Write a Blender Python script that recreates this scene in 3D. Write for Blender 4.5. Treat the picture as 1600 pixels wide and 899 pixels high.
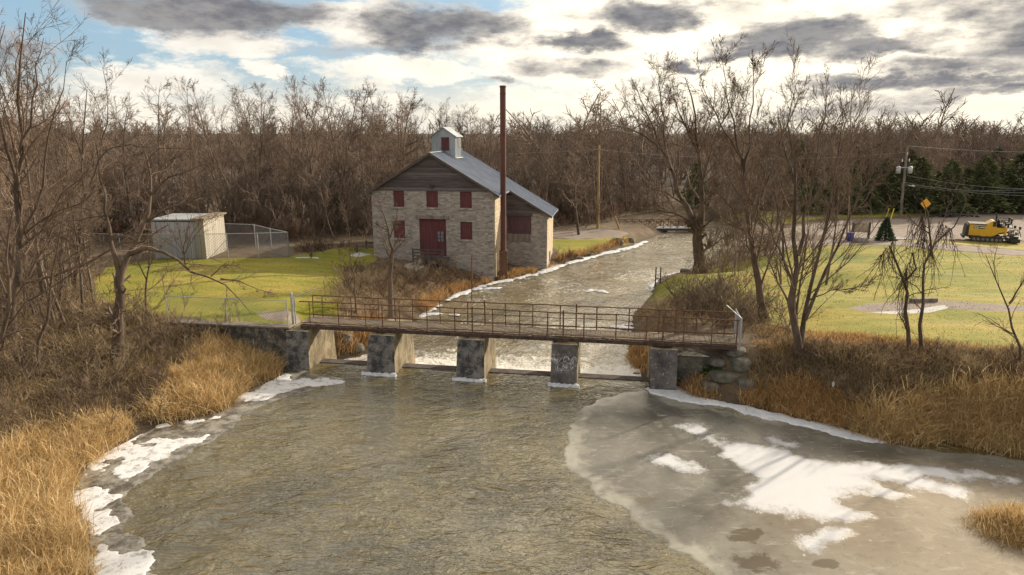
import bpy, math, random
import numpy as np

for o in list(bpy.data.objects): bpy.data.objects.remove(o)
SC = bpy.context.scene
COL = SC.collection
R_ = math.radians

# ------------------------------------------------------------------ camera
FPX = 1600*24/36
PITCH = math.atan((449.5-205)/FPX)
CAMH = 10.3
cam = bpy.data.cameras.new('camera'); cam.lens = 24; cam.sensor_width = 36
cam.clip_start = .1; cam.clip_end = 6000
camo = bpy.data.objects.new('camera', cam); COL.objects.link(camo)
camo.location = (0, 0, CAMH); camo.rotation_euler = (R_(90)-PITCH, 0, 0)
SC.camera = camo
SC.render.resolution_x = 1024; SC.render.resolution_y = 575

# ------------------------------------------------------------------ light
SUN_AZ, SUN_EL = R_(52), R_(22)
SKY_STRENGTH = .12
sun = bpy.data.lights.new('sun', 'SUN'); sun.energy = 4.9; sun.angle = R_(1.0); sun.color = (1, .88, .70)
suno = bpy.data.objects.new('sun', sun); COL.objects.link(suno)
suno.rotation_euler = (R_(90)-SUN_EL, 0, -SUN_AZ+math.pi)      # shines from azimuth SUN_AZ right of the view
SC.view_settings.view_transform = 'Standard'; SC.view_settings.look = 'None'
SC.view_settings.exposure = 0.30; SC.view_settings.gamma = 1; SC.view_settings.use_curve_mapping = False
SC.cycles.max_bounces = 5; SC.cycles.diffuse_bounces = 2; SC.cycles.glossy_bounces = 3
SC.cycles.transparent_max_bounces = 8; SC.cycles.caustics_reflective = False; SC.cycles.caustics_refractive = False

FV = np.array([0, math.cos(PITCH), -math.sin(PITCH)]); UV_ = np.array([0, math.sin(PITCH), math.cos(PITCH)])
CV = np.array([0, 0, CAMH])
def ray(px, py): return FV+(px-800)/FPX*np.array([1., 0, 0])-(py-449.5)/FPX*UV_
def at_z(px, py, z): d = ray(px, py); return CV+d*(z-CAMH)/d[2]
def at_y(px, py, y): d = ray(px, py); return CV+d*y/d[1]

# ------------------------------------------------------------------ node helpers
class NT:
    def __init__(s, tree): s.t = tree
    def n(s, typ, **kw):
        nd = s.t.nodes.new(typ)
        for k, v in kw.items():
            if k in nd.inputs: s.put(nd.inputs[k], v)
            else: setattr(nd, k, v)
        return nd
    def put(s, inp, v):
        if isinstance(v, bpy.types.NodeSocket): s.t.links.new(v, inp)
        elif isinstance(v, (tuple, list)) and len(v) == 3 and inp.type == 'RGBA': inp.default_value = (*v, 1)
        else: inp.default_value = v
    def m(s, op, a, b=None, c=None, clamp=False):
        nd = s.t.nodes.new('ShaderNodeMath'); nd.operation = op; nd.use_clamp = clamp
        for i, v in enumerate((a, b, c)):
            if v is not None: s.put(nd.inputs[i], v)
        return nd.outputs[0]
    def vm(s, op, a, b=None):
        nd = s.t.nodes.new('ShaderNodeVectorMath'); nd.operation = op
        s.put(nd.inputs[0], a)
        if b is not None: s.put(nd.inputs[1], b)
        return nd.outputs[0]
    def mix(s, f, a, b, blend='MIX'):
        nd = s.t.nodes.new('ShaderNodeMix'); nd.data_type = 'RGBA'; nd.blend_type = blend
        s.put(nd.inputs[0], f); s.put(nd.inputs[6], a); s.put(nd.inputs[7], b); return nd.outputs[2]
    def mixf(s, f, a, b):
        nd = s.t.nodes.new('ShaderNodeMix'); nd.data_type = 'FLOAT'
        s.put(nd.inputs[0], f); s.put(nd.inputs[2], a); s.put(nd.inputs[3], b); return nd.outputs[0]
    def noise(s, vec, scale, detail=3, rough=.55, out=0, dist=0):
        nd = s.t.nodes.new('ShaderNodeTexNoise'); s.put(nd.inputs['Vector'], vec); nd.inputs['Scale'].default_value = scale
        nd.inputs['Detail'].default_value = detail; nd.inputs['Roughness'].default_value = rough; nd.inputs['Distortion'].default_value = dist
        return nd.outputs[out]
    def ramp(s, f, stops, interp='LINEAR'):
        nd = s.t.nodes.new('ShaderNodeValToRGB'); s.put(nd.inputs[0], f); cr = nd.color_ramp; cr.interpolation = interp
        while len(cr.elements) < len(stops): cr.elements.new(.5)
        for e, (p, c) in zip(cr.elements, stops):
            e.position = p; e.color = (c, c, c, 1) if not isinstance(c, tuple) else (*c, 1)
        return nd.outputs[0]
    def sstep(s, x, a, b):
        nd = s.t.nodes.new('ShaderNodeMapRange'); nd.interpolation_type = 'SMOOTHSTEP'
        s.put(nd.inputs[0], x); nd.inputs[1].default_value = a; nd.inputs[2].default_value = b
        return nd.outputs[0]
    def scalev(s, vec, sc):
        nd = s.t.nodes.new('ShaderNodeMapping'); s.put(nd.inputs[0], vec); nd.inputs['Scale'].default_value = sc; return nd.outputs[0]

# ------------------------------------------------------------------ world: Nishita sky under a broken cloud deck
W = bpy.data.worlds.new('World'); SC.world = W; W.use_nodes = True
W.node_tree.nodes.clear(); w = NT(W.node_tree)
sky = w.n('ShaderNodeTexSky'); sky.sky_type = 'NISHITA'; sky.sun_disc = False
sky.sun_elevation = SUN_EL; sky.sun_rotation = SUN_AZ; sky.altitude = 100; sky.air_density = 1; sky.dust_density = 1.5
tc = w.n('ShaderNodeTexCoord').outputs['Generated']
sx = w.n('ShaderNodeSeparateXYZ', Vector=tc)
AZ = w.m('ARCTAN2', sx.outputs[0], sx.outputs[1]); EL = w.m('ARCSINE', sx.outputs[2])
cxyz = w.n('ShaderNodeCombineXYZ'); w.put(cxyz.inputs[0], AZ); w.put(cxyz.inputs[1], w.m('MULTIPLY', EL, 2.6))
av = cxyz.outputs[0]
warp = w.noise(av, 7, 7, .68, out=1); wsep = w.n('ShaderNodeSeparateColor', Color=warp)
AZw = w.m('ADD', AZ, w.m('MULTIPLY', w.m('SUBTRACT', wsep.outputs[0], .5), .22))
ELw = w.m('ADD', EL, w.m('MULTIPLY', w.m('SUBTRACT', wsep.outputs[1], .5), .085))
def blob(px, py, rx, ry):
    d = ray(px, py); a = math.atan2(d[0], d[1]); e = math.atan2(d[2], math.hypot(d[0], d[1]))
    X = w.m('DIVIDE', w.m('SUBTRACT', AZw, a), rx/FPX); Y = w.m('DIVIDE', w.m('SUBTRACT', ELw, e), ry/FPX)
    d2 = w.m('ADD', w.m('MULTIPLY', X, X), w.m('MULTIPLY', Y, Y))
    return w.m('SUBTRACT', 1, w.m('MULTIPLY', d2, .5), clamp=True)
def acc(lst):
    r = None
    gr = 1.0 if lst is not DARKS else 1.04
    for p in lst:
        s_ = p[4] if len(p) > 4 else 1
        b = w.m('MULTIPLY', blob(p[0], p[1], p[2]*gr, p[3]*gr), s_)
        r = b if r is None else w.m('MAXIMUM', r, b)
    return r
DARKS = ([(330, 8, 170, 30), (440, 25, 70, 16, .8), (690, 38, 120, 34), (560, 72, 90, 18, .6), (640, 62, 80, 20, .8),
            (905, 62, 80, 16), (1010, 18, 90, 22), (880, 104, 95, 14, .65), (1068, 99, 38, 12), (1190, 78, 60, 14), (1240, 62, 100, 26), (1360, 78, 110, 14, .9),
            (1455, 66, 45, 16, .7), (1540, 12, 110, 24, .75), (1530, 105, 110, 13, .8), (1440, 134, 170, 12, .9), (1350, 165, 130, 12, .6), (1530, 150, 90, 9, .8),
            (788, 126, 30, 9, .7), (985, 134, 50, 8, .5), (-250, 60, 160, 50), (1800, 60, 180, 40), (870, 185, 130, 7, .5), (1100, 150, 90, 8, .4), (480, 105, 90, 7, .3), (200, -40, 120, 25, .9), (1700, 20, 130, 40, .9), (1150, 15, 60, 12, .4)])
dark = acc(DARKS)
white = acc([(350, 66, 85, 24), (240, 116, 90, 20), (620, 112, 100, 22), (430, 116, 32, 13), (560, 30, 90, 30), (880, 60, 170, 60), (1040, 60, 250, 80), (1250, 110, 250, 60),
             (1500, 70, 220, 70), (1400, 20, 250, 30), (800, 150, 70, 18, .6), (1000, 170, 260, 25), (1500, 180, 260, 25), (250, 170, 220, 22, .7), (600, 160, 60, 10, .6)])
n1 = w.noise(av, 13, 8, .62); n2 = w.noise(av, 5, 4, .55)
infront = w.sstep(sx.outputs[1], .25, .6)
genw = w.sstep(w.m('ADD', n2, w.m('MULTIPLY', n1, .3)), .30, .52)
gend = w.m('MULTIPLY', w.sstep(n2, .60, .78), .4)
low = w.sstep(EL, R_(9), R_(16))
wm = w.sstep(w.m('ADD', white, w.m('MULTIPLY', w.m('SUBTRACT', n1, .5), 1.9)), .05, .75)
dmr = w.m('ADD', dark, w.m('ADD', w.m('MULTIPLY', w.m('SUBTRACT', n1, .5), 1.15), w.m('MULTIPLY', w.m('SUBTRACT', n2, .5), .5)))
dm = w.sstep(dmr, .02, .95)
gate = w.m('MULTIPLY', infront, w.m('SUBTRACT', 1, low))
wm = w.mixf(gate, genw, wm); dm = w.mixf(gate, gend, dm)
K = 1/SKY_STRENGTH
def c(r, g, b): return (r*K, g*K, b*K)
# brightness of thin cloud rises towards the sun side
glow = w.sstep(AZ, -.45, .25)
thin = w.mix(glow, c(.70, .70, .73), c(.98, .93, .86))
thin = w.mix(w.m('MULTIPLY', w.sstep(w.noise(av, 11, 7, .6), .38, .66), .75), thin, w.mix(.5, thin, c(.42, .41, .42)))
sd = (math.sin(SUN_AZ)*math.cos(SUN_EL), math.cos(SUN_AZ)*math.cos(SUN_EL), math.sin(SUN_EL))
dt = w.t.nodes.new('ShaderNodeVectorMath'); dt.operation = 'DOT_PRODUCT'; w.put(dt.inputs[0], tc); dt.inputs[1].default_value = sd
thin = w.mix(w.sstep(sx.outputs[1], .35, -.35), thin, c(.55, .56, .60))
near = w.m('POWER', w.m('MAXIMUM', dt.outputs['Value'], 0), 3.5)
halo = w.m('MULTIPLY', near, w.sstep(EL, R_(8), R_(18)))
thin = w.mix(w.sstep(EL, R_(30), R_(62)), w.vm('MULTIPLY', thin, (1.12, 1.1, 1.04)), c(.36, .37, .40))
thin = w.vm('MULTIPLY', thin, w.mix(halo, (1.12, 1.08, .98), (2.3, 2.05, 1.65)))
skyc = w.mix(w.m('MULTIPLY', gate, .55), sky.outputs[0], c(.27, .45, .62))
horizonwarm = w.sstep(EL, R_(5), 0)
skyc = w.mix(w.m('MULTIPLY', horizonwarm, .75), skyc, c(.70, .67, .62))
c1 = w.mix(wm, skyc, thin)
c1 = w.mix(w.m('MULTIPLY', horizonwarm, w.m('MULTIPLY', .7, infront)), c1, c(.84, .77, .64))
n3 = w.noise(av, 34, 4, .6)
greyc = w.mix(w.sstep(w.m('ADD', w.m('MULTIPLY', n3, .6), w.m('MULTIPLY', n2, .5)), .4, .7), c(.15, .15, .172), c(.30, .29, .285))
c2 = w.mix(w.sstep(dm, .0, .5), c1, c(.50, .465, .44)); c2 = w.mix(w.sstep(dm, .3, .95), c2, greyc); c2 = w.mix(dm, c1, c2)
below = w.sstep(sx.outputs[2], 0, -.02)
c2 = w.mix(below, c2, c(.12, .10, .07))
bg = w.n('ShaderNodeBackground', Color=c2, Strength=SKY_STRENGTH)
wo = w.n('ShaderNodeOutputWorld'); w.t.links.new(bg.outputs[0], wo.inputs[0])

# ------------------------------------------------------------------ materials
def new_mat(name):
    m = bpy.data.materials.new(name); m.use_nodes = True; m.node_tree.nodes.clear()
    t = NT(m.node_tree); b = t.n('ShaderNodeBsdfPrincipled'); o = t.n('ShaderNodeOutputMaterial')
    t.t.links.new(b.outputs[0], o.inputs[0]); return m, t, b
def bump(t, b, h, strength=.5, dist=.02):
    n = t.n('ShaderNodeBump'); n.inputs['Strength'].default_value = strength; n.inputs['Distance'].default_value = dist
    t.put(n.inputs['Height'], h); t.put(b.inputs['Normal'], n.outputs[0])
def simple(name, c1_, c2_, scale=4, rough=.8, metal=0, bs=.3, bd=.01, stretch=(1, 1, 1), detail=5, lo=.35, hi=.65):
    m, t, b = new_mat(name); co = t.scalev(t.n('ShaderNodeTexCoord').outputs['Object'], stretch)
    nz = t.noise(co, scale, detail, .62); nf = t.noise(co, scale*6, 3, .6)
    f = t.sstep(t.m('ADD', t.m('MULTIPLY', nz, .7), t.m('MULTIPLY', nf, .3)), lo, hi)
    t.put(b.inputs['Base Color'], t.mix(f, c1_, c2_)); b.inputs['Roughness'].default_value = rough; b.inputs['Metallic'].default_value = metal
    if bs: bump(t, b, t.m('ADD', nz, t.m('MULTIPLY', nf, .5)), bs, bd)
    return m
M = {}
M['bark'] = simple('bark', (.055, .038, .027), (.155, .11, .078), 3, .95, stretch=(1, 1, .25))
M['twig'] = simple('twig', (.10, .066, .045), (.20, .138, .095), 2, .95, bs=0)
M['dark_twig'] = simple('dark_twig', (.055, .035, .025), (.12, .08, .055), 2, .95, bs=0)
M['forest_bark'] = simple('forest_bark', (.075, .055, .042), (.25, .20, .155), 1, .95, bs=0)
M['forest_twig'] = simple('forest_twig', (.115, .084, .064), (.24, .18, .14), .6, .95, bs=0)
for _k in ('forest_bark', 'forest_twig'):       # trees of the wood differ in colour from one another
    _t = NT(M[_k].node_tree); _b = [n for n in _t.t.nodes if n.type == 'BSDF_PRINCIPLED'][0]; _s = _b.inputs['Base Color'].links[0].from_socket
    _r = _t.n('ShaderNodeObjectInfo').outputs['Random']; _v = _t.ramp(_r, [(0, (.62, .60, .60)), (.35, (.88, .84, .80)), (.6, (1.05, 1.03, 1.02)), (.85, (1.3, 1.18, 1.05)), (1, (1.55, 1.52, 1.5))])
    _t.put(_b.inputs['Base Color'], _t.mix(1.0, _s, _v, 'MULTIPLY'))
M['red_twig'] = simple('red_twig', (.10, .05, .035), (.20, .105, .07), 1, .95, bs=0)
M['pale_twig'] = simple('pale_twig', (.17, .125, .075), (.33, .25, .155), 1, .95, bs=0)
M['rust'] = simple('rust', (.09, .045, .03), (.20, .10, .06), 6, .85, metal=.1)
M['dark_rust'] = simple('dark_rust', (.035, .022, .018), (.10, .06, .042), 5, .85)
M['stack_rust'] = simple('stack_rust', (.085, .030, .024), (.15, .058, .045), 1.5, .75, stretch=(1, 1, .12))
M['maroon'] = simple('maroon_paint', (.085, .022, .028), (.145, .040, .047), 3, .7, stretch=(3, 1, .3))
M['purple_wood'] = simple('faded_maroon_boards', (.07, .035, .045), (.15, .08, .09), 3, .8, stretch=(4, 1, .3))
M['concrete'] = simple('dark_concrete', (.04, .038, .036), (.24, .21, .17), 2.4, .9, bs=.6, bd=.04, lo=.42, hi=.68)
M['sunlit_concrete'] = simple('sunlit_concrete', (.09, .072, .045), (.31, .25, .16), 2, .9, bs=.6, bd=.04, stretch=(1, 1, .5))  # golden sunlight on the pier sides painted in as paler, warmer concrete
M['snow'] = simple('snow', (.50, .52, .57), (.70, .71, .73), 2, .65, bs=.5, bd=.03)
M['notice_blue'] = simple('notice_grey', (.10, .13, .17), (.18, .22, .26), 5, .6, bs=0)
M['galv'] = simple('galvanised_steel', (.36, .37, .39), (.52, .53, .55), 5, .5, metal=.4, bs=0)
M['wire'] = simple('wire', (.28, .28, .30), (.40, .40, .42), 5, .5, metal=.3, bs=0)
M['dark_wood'] = simple('dark_wood', (.05, .04, .04), (.13, .105, .10), 4, .9, stretch=(1, 1, 5))
M['grey_wood'] = simple('grey_wood', (.14, .115, .10), (.27, .23, .20), 4, .9, stretch=(1, 1, .2))
M['pole_wood'] = simple('yellow_pole_wood', (.24, .16, .07), (.40, .29, .14), 3, .9, stretch=(1, 1, .2))
M['black'] = simple('black_paint', (.012, .012, .014), (.035, .034, .034), 5, .5)
M['yellow'] = simple('yellow_paint', (.60, .33, .02), (.72, .42, .03), 2, .4, bs=0)
M['yellow_guard'] = simple('yellow_guard', (.72, .62, .04), (.8, .70, .06), 2, .5, bs=0)
M['orange'] = simple('orange_sign', (.80, .36, .02), (.85, .42, .03), 2, .5, bs=0)
M['white'] = simple('white_paint', (.68, .68, .66), (.82, .82, .80), 3, .6, bs=0)
M['red'] = simple('red_paint', (.40, .03, .03), (.48, .05, .04), 3, .5, bs=0)
M['blue'] = simple('blue_bin', (.02, .04, .20), (.03, .06, .28), 3, .5, bs=0)
M['rock'] = simple('mossy_rock', (.06, .058, .045), (.21, .19, .15), 1.8, .95, bs=.9, bd=.06)
M['grey_rock'] = simple('grey_rock', (.18, .165, .15), (.34, .32, .30), 3, .95, bs=.8, bd=.05)
M['ledge'] = simple('ledge_stone', (.05, .05, .042), (.17, .155, .125), 1.5, .95, bs=.9, bd=.07)
M['cedar'] = simple('cedar_needles', (.065, .08, .035), (.19, .20, .085), .8, .9, bs=0)
M['spruce'] = simple('spruce_needles', (.022, .050, .026), (.075, .12, .058), 2, .9, bs=0)
M['plywood'] = simple('plywood', (.34, .27, .19), (.46, .38, .28), 2, .85, bs=0)
M['straw'] = simple('straw', (.40, .26, .09), (.58, .42, .18), 2, .9, bs=0)

def attr_mat(name, ca, cb, cc, rough=.85, trans=.25):     # colour varies blade by blade through the 'tint' attribute
    m, t, b = new_mat(name); a = t.n('ShaderNodeAttribute', attribute_name='tint')
    col = t.ramp(a.outputs['Fac'], [(0, ca), (.5, cb), (1, cc)])
    t.put(b.inputs['Base Color'], col); b.inputs['Roughness'].default_value = rough
    tr = t.n('ShaderNodeBsdfTranslucent', Color=col); ms = t.n('ShaderNodeMixShader'); ms.inputs[0].default_value = trans
    t.t.links.new(b.outputs[0], ms.inputs[1]); t.t.links.new(tr.outputs[0], ms.inputs[2])
    out = [n for n in t.t.nodes if n.type == 'OUTPUT_MATERIAL'][0]; t.t.links.new(ms.outputs[0], out.inputs[0])
    return m
M['reed'] = attr_mat('reed', (.28, .17, .07), (.60, .41, .18), (.90, .74, .46))
M['rusty_reed'] = attr_mat('rusty_reed', (.24, .135, .06), (.50, .30, .12), (.74, .52, .26))
M['litter'] = attr_mat('litter', (.13, .09, .05), (.28, .20, .105), (.48, .36, .20))
M['greengrass'] = attr_mat('greengrass', (.10, .12, .02), (.20, .19, .03), (.34, .28, .07))
M['green_leaf'] = attr_mat('green_leaf', (.03, .07, .02), (.06, .12, .03), (.12, .16, .05))

def stone_mat(name, ca, cb, cm, sx_=1.0, rowh=.135, bw=.34):
    m, t, b = new_mat(name); tc_ = t.n('ShaderNodeTexCoord').outputs['Object']
    s = t.n('ShaderNodeSeparateXYZ', Vector=tc_); cb_ = t.n('ShaderNodeCombineXYZ')
    t.put(cb_.inputs[0], t.m('ADD', s.outputs[0], s.outputs[1])); t.put(cb_.inputs[1], s.outputs[2])
    dist = t.noise(cb_.outputs[0], 2.2, 3, .5, out=1)
    v = t.vm('ADD', cb_.outputs[0], t.vm('MULTIPLY', t.vm('SUBTRACT', dist, (.5, .5, .5)), (.12, .07, 0)))
    br = t.n('ShaderNodeTexBrick', Vector=v, Scale=1.0); br.inputs['Brick Width'].default_value = bw; br.inputs['Row Height'].default_value = rowh
    br.inputs['Mortar Size'].default_value = .022; br.inputs['Mortar Smooth'].default_value = .4; br.inputs['Bias'].default_value = 0
    br.inputs['Color1'].default_value = (0, 0, 0, 1); br.inputs['Color2'].default_value = (1, 1, 1, 1); br.inputs['Mortar'].default_value = (.5, .5, .5, 1)
    br.squash = .7; br.squash_frequency = 3; br.offset = .42
    nz = t.noise(v, 1.1, 5, .6); nf = t.noise(v, 14, 3, .6)
    f = t.m('ADD', t.m('MULTIPLY', br.outputs[0], .5), t.m('ADD', t.m('MULTIPLY', nz, .55), t.m('MULTIPLY', nf, .25)))
    col = t.ramp(f, [(.25, ca), (.6, tuple((x+y)/2 for x, y in zip(ca, cb))), (.95, cb)])
    col = t.mix(br.outputs[1], col, cm)
    stain = t.sstep(t.m('SUBTRACT', t.noise(tc_, .7, 4, .6), t.m('MULTIPLY', s.outputs[2], .03)), .52, .72)
    col = t.mix(t.m('MULTIPLY', stain, .45), col, (.17, .16, .155))
    t.put(b.inputs['Base Color'], col); b.inputs['Roughness'].default_value = .92
    bump(t, b, t.m('ADD', t.m('MULTIPLY', br.outputs[1], -1), t.m('MULTIPLY', nf, .6)), .7, .03); return m
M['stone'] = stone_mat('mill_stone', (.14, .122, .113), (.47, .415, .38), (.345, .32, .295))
M['sunlit_stone'] = stone_mat('sunlit_wall_stone', (.38, .31, .22), (.60, .50, .36), (.42, .36, .27), rowh=.3, bw=.7)  # larger blocks; sunlight on the river side painted in as paler, warmer stone

def plank_mat(name, ca, cb, board=.19, vertical=False):
    m, t, b = new_mat(name); s = t.n('ShaderNodeSeparateXYZ', Vector=t.n('ShaderNodeTexCoord').outputs['Object'])
    h = t.m('ADD', s.outputs[0], s.outputs[1]); z = s.outputs[2]
    a_, b_ = (h, z) if vertical else (z, h)
    q = t.m('DIVIDE', a_, board); idx = t.m('FLOOR', q); fr = t.m('FRACT', q)
    cx = t.n('ShaderNodeCombineXYZ'); t.put(cx.inputs[0], t.m('MULTIPLY', b_, .5)); t.put(cx.inputs[1], t.m('MULTIPLY', idx, 7.3)); t.put(cx.inputs[2], t.m('MULTIPLY', a_, 5))
    nz = t.noise(cx.outputs[0], 1.5, 5, .65); wn = t.n('ShaderNodeTexWhiteNoise'); wn.noise_dimensions = '1D'; t.put(wn.inputs['W'], idx)
    f = t.m('ADD', t.m('MULTIPLY', nz, .9), t.m('MULTIPLY', wn.outputs[0], .35))
    gap = t.sstep(fr, .09, .02)
    col = t.mix(gap, t.ramp(f, [(.3, ca), (.85, cb)]), (.012, .01, .01))
    t.put(b.inputs['Base Color'], col); b.inputs['Roughness'].default_value = .9
    bump(t, b, t.m('SUBTRACT', nz, gap), .5, .02); return m
M['siding'] = plank_mat('weathered_siding', (.042, .033, .036), (.165, .14, .145))
M['shed_siding'] = plank_mat('shed_siding', (.32, .29, .24), (.45, .41, .35), .35, True)
M['shed_shaded'] = plank_mat('shed_shaded_siding', (.33, .33, .39), (.47, .47, .54), .35, True)  # same shed siding, with the bluish shade of its front painted in
M['deck'] = plank_mat('deck_planks', (.06, .045, .034), (.19, .145, .10), .16, True)
def roof_mat():
    m, t, b = new_mat('metal_roofing'); co = t.n('ShaderNodeTexCoord').outputs['Object']
    nz = t.noise(co, .9, 5, .6); s = t.n('ShaderNodeSeparateXYZ', Vector=co); cx = t.n('ShaderNodeCombineXYZ')
    t.put(cx.inputs[1], t.m('MULTIPLY', s.outputs[1], 3)); t.put(cx.inputs[0], t.m('MULTIPLY', s.outputs[0], .2)); st = t.noise(cx.outputs[0], 2, 3, .6)
    f = t.m('ADD', t.m('MULTIPLY', nz, .5), t.m('MULTIPLY', st, .5))
    t.put(b.inputs['Base Color'], t.ramp(f, [(.3, (.15, .18, .25)), (.7, (.30, .34, .43))])); b.inputs['Metallic'].default_value = .25; b.inputs['Roughness'].default_value = .5
    return m
M['roofing'] = roof_mat()
M['tin'] = simple('tin_siding', (.24, .275, .30), (.40, .44, .47), 2, .55, metal=.3, bs=0, stretch=(1, 1, .3))

# ------------------------------------------------------------------ mesh helpers
OFF = {}
def tag(o, label=None, cat=None, group=None, kind=None):
    if label: o['label'] = label
    if cat: o['category'] = cat
    if group: o['group'] = group
    if kind: o['kind'] = kind
    return o
def empty(name, loc, label, cat, group=None, rz=0):
    o = bpy.data.objects.new(name, None); o.empty_display_size = .2; COL.objects.link(o)
    o.location = tuple(float(v) for v in loc); o.rotation_euler = (0, 0, rz); OFF[o.name] = np.array(loc, float)
    return tag(o, label, cat, group)
def mesh_from(name, V, faces, mat=None, smooth=False, attrs=None):
    me = bpy.data.meshes.new(name); V = np.asarray(V, np.float32)
    faces = [np.asarray(f, np.int32) for f in faces if len(f)]
    me.vertices.add(len(V)); me.vertices.foreach_set('co', V.ravel())
    nl = sum(f.size for f in faces); nf = sum(len(f) for f in faces)
    me.loops.add(nl); me.polygons.add(nf)
    me.loops.foreach_set('vertex_index', np.concatenate([f.ravel() for f in faces]))
    tot = np.concatenate([np.full(len(f), f.shape[1], np.int32) for f in faces])
    me.polygons.foreach_set('loop_start', np.concatenate([[0], np.cumsum(tot)[:-1]]).astype(np.int32))
    me.polygons.foreach_set('loop_total', tot)
    me.polygons.foreach_set('use_smooth', np.full(nf, smooth))
    me.update(calc_edges=True)
    for k, v in (attrs or {}).items():
        a = me.attributes.new(k, 'FLOAT', 'POINT'); a.data.foreach_set('value', np.asarray(v, np.float32))
    if mat: me.materials.append(mat)
    return me
def link(name, me, parent=None):
    o = bpy.data.objects.new(name, me); COL.objects.link(o)
    if parent: o.parent = parent
    return o
class MB:
    """collects shapes; build() links them as ONE mesh object. world=True subtracts the parent's location"""
    def __init__(s): s.V = []; s.F = {}; s.n = 0
    def add(s, v, f):
        v = np.asarray(v, float)
        f = np.asarray(f, int)+s.n; s.F.setdefault(f.shape[1], []).append(f); s.V.append(v); s.n += len(v)
    def box(s, c_, d, rz=0, ax=None, taper=1.0):
        x, y, z = np.array(d, float)/2; t = taper
        v = np.array([(-x, -y, -z), (x, -y, -z), (x, y, -z), (-x, y, -z), (-x*t, -y*t, z), (x*t, -y*t, z), (x*t, y*t, z), (-x*t, y*t, z)])
        if ax is not None: v = v@np.array(ax, float)
        ca, sa = math.cos(rz), math.sin(rz); v = v@np.array([[ca, sa, 0], [-sa, ca, 0], [0, 0, 1]])
        s.add(v+np.array(c_, float), [(0, 3, 2, 1), (4, 5, 6, 7), (0, 1, 5, 4), (1, 2, 6, 5), (2, 3, 7, 6), (3, 0, 4, 7)]); return s
    def beam(s, a, b, w_, h_):
        a, b = np.array(a, float), np.array(b, float); d = b-a; L = np.linalg.norm(d); y = d/L
        up = np.array([0, 0, 1.]) if abs(y[2]) < .95 else np.array([1., 0, 0])
        x = np.cross(y, up); x /= np.linalg.norm(x); z = np.cross(x, y)
        return s.box((a+b)/2, (w_, L, h_), ax=[x, y, z])
    def tube(s, pts, r, sides=8, cap=True):
        pts = np.array(pts, float); n = len(pts); r = np.broadcast_to(np.array(r, float), (n,))
        V, Fq = tubes(pts[None], r[None], sides); s.add(V, Fq)
        if cap:
            for e in (0, n-1):
                ring = V[e*sides:(e+1)*sides]; c0 = pts[e]
                f = [(sides, i, (i+1) % sides) if e else (sides, (i+1) % sides, i) for i in range(sides)]
                s.add(np.vstack([ring, c0]), f)
        return s
    def prism(s, poly, a, b):       # polygon in (x,z), extruded along y from a to b
        n = len(poly); v = [(x, a, z) for x, z in poly]+[(x, b, z) for x, z in poly]
        s.add(v, [(i, (i+1) % n, n+(i+1) % n, n+i) for i in range(n)])
        cx_, cz_ = np.mean(np.array(poly), 0)
        s.add([(x, a, z) for x, z in poly]+[(cx_, a, cz_)], [(n, (i+1) % n, i) for i in range(n)])
        s.add([(x, b, z) for x, z in poly]+[(cx_, b, cz_)], [(n, i, (i+1) % n) for i in range(n)]); return s
    def rock(s, c_, r, rng, sub=2, rough=.22):
        import bmesh
        bm = bmesh.new(); bmesh.ops.create_icosphere(bm, subdivisions=sub, radius=1)
        v = np.array([x.co[:] for x in bm.verts]); f = [[x.index for x in q.verts] for q in bm.faces]; bm.free()
        k = rng.normal(0, 1, (5, 3)); ph = rng.uniform(0, 6, 5); dsp = sum(np.sin(v@k[i]*1.8+ph[i]) for i in range(5))/5
        v = np.clip(v*(1+rough*2*dsp[:, None]), -.82, .82)*np.array(r); s.add(v+np.array(c_), f); return s
    def build(s, name, mat, parent=None, world=False, smooth=False, attrs=None, bevel=0):
        V = np.vstack(s.V)
        if world and parent is not None:
            p = parent
            while p.parent: p = p.parent
            V = V-OFF[p.name]
            if parent.parent is None and False: pass
        me = mesh_from(name, V, [np.vstack(f) for f in s.F.values()], M[mat] if isinstance(mat, str) else mat, smooth, attrs)
        o = link(name, me, parent)
        if bevel:
            bv = o.modifiers.new('bevel', 'BEVEL'); bv.width = bevel; bv.segments = 2; bv.limit_method = 'ANGLE'
        return o
def tubes(P, Rr, sides):
    """P (N,S,3), Rr (N,S): one open tube per strand"""
    N, S, _ = P.shape
    T = np.gradient(P, axis=1); T /= np.linalg.norm(T, axis=2, keepdims=True)+1e-9
    main = P[:, -1]-P[:, 0]; ref = np.where(np.abs(main[:, 2:3]) > .6*np.linalg.norm(main, axis=1, keepdims=True), np.array([[1., .13, 0]]), np.array([[.1, .05, 1.]]))
    A = np.cross(T, ref[:, None, :]); A /= np.linalg.norm(A, axis=2, keepdims=True)+1e-9; B = np.cross(T, A)
    ang = np.arange(sides)*2*np.pi/sides
    V = P[:, :, None, :]+Rr[:, :, None, None]*(np.cos(ang)[:, None]*A[:, :, None, :]+np.sin(ang)[:, None]*B[:, :, None, :])
    idx = np.arange(N*S*sides).reshape(N, S, sides); nx = np.roll(idx, -1, 2)
    Fq = np.stack([idx[:, :-1], nx[:, :-1], nx[:, 1:], idx[:, 1:]], -1).reshape(-1, 4)
    return V.reshape(-1, 3), Fq
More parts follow.
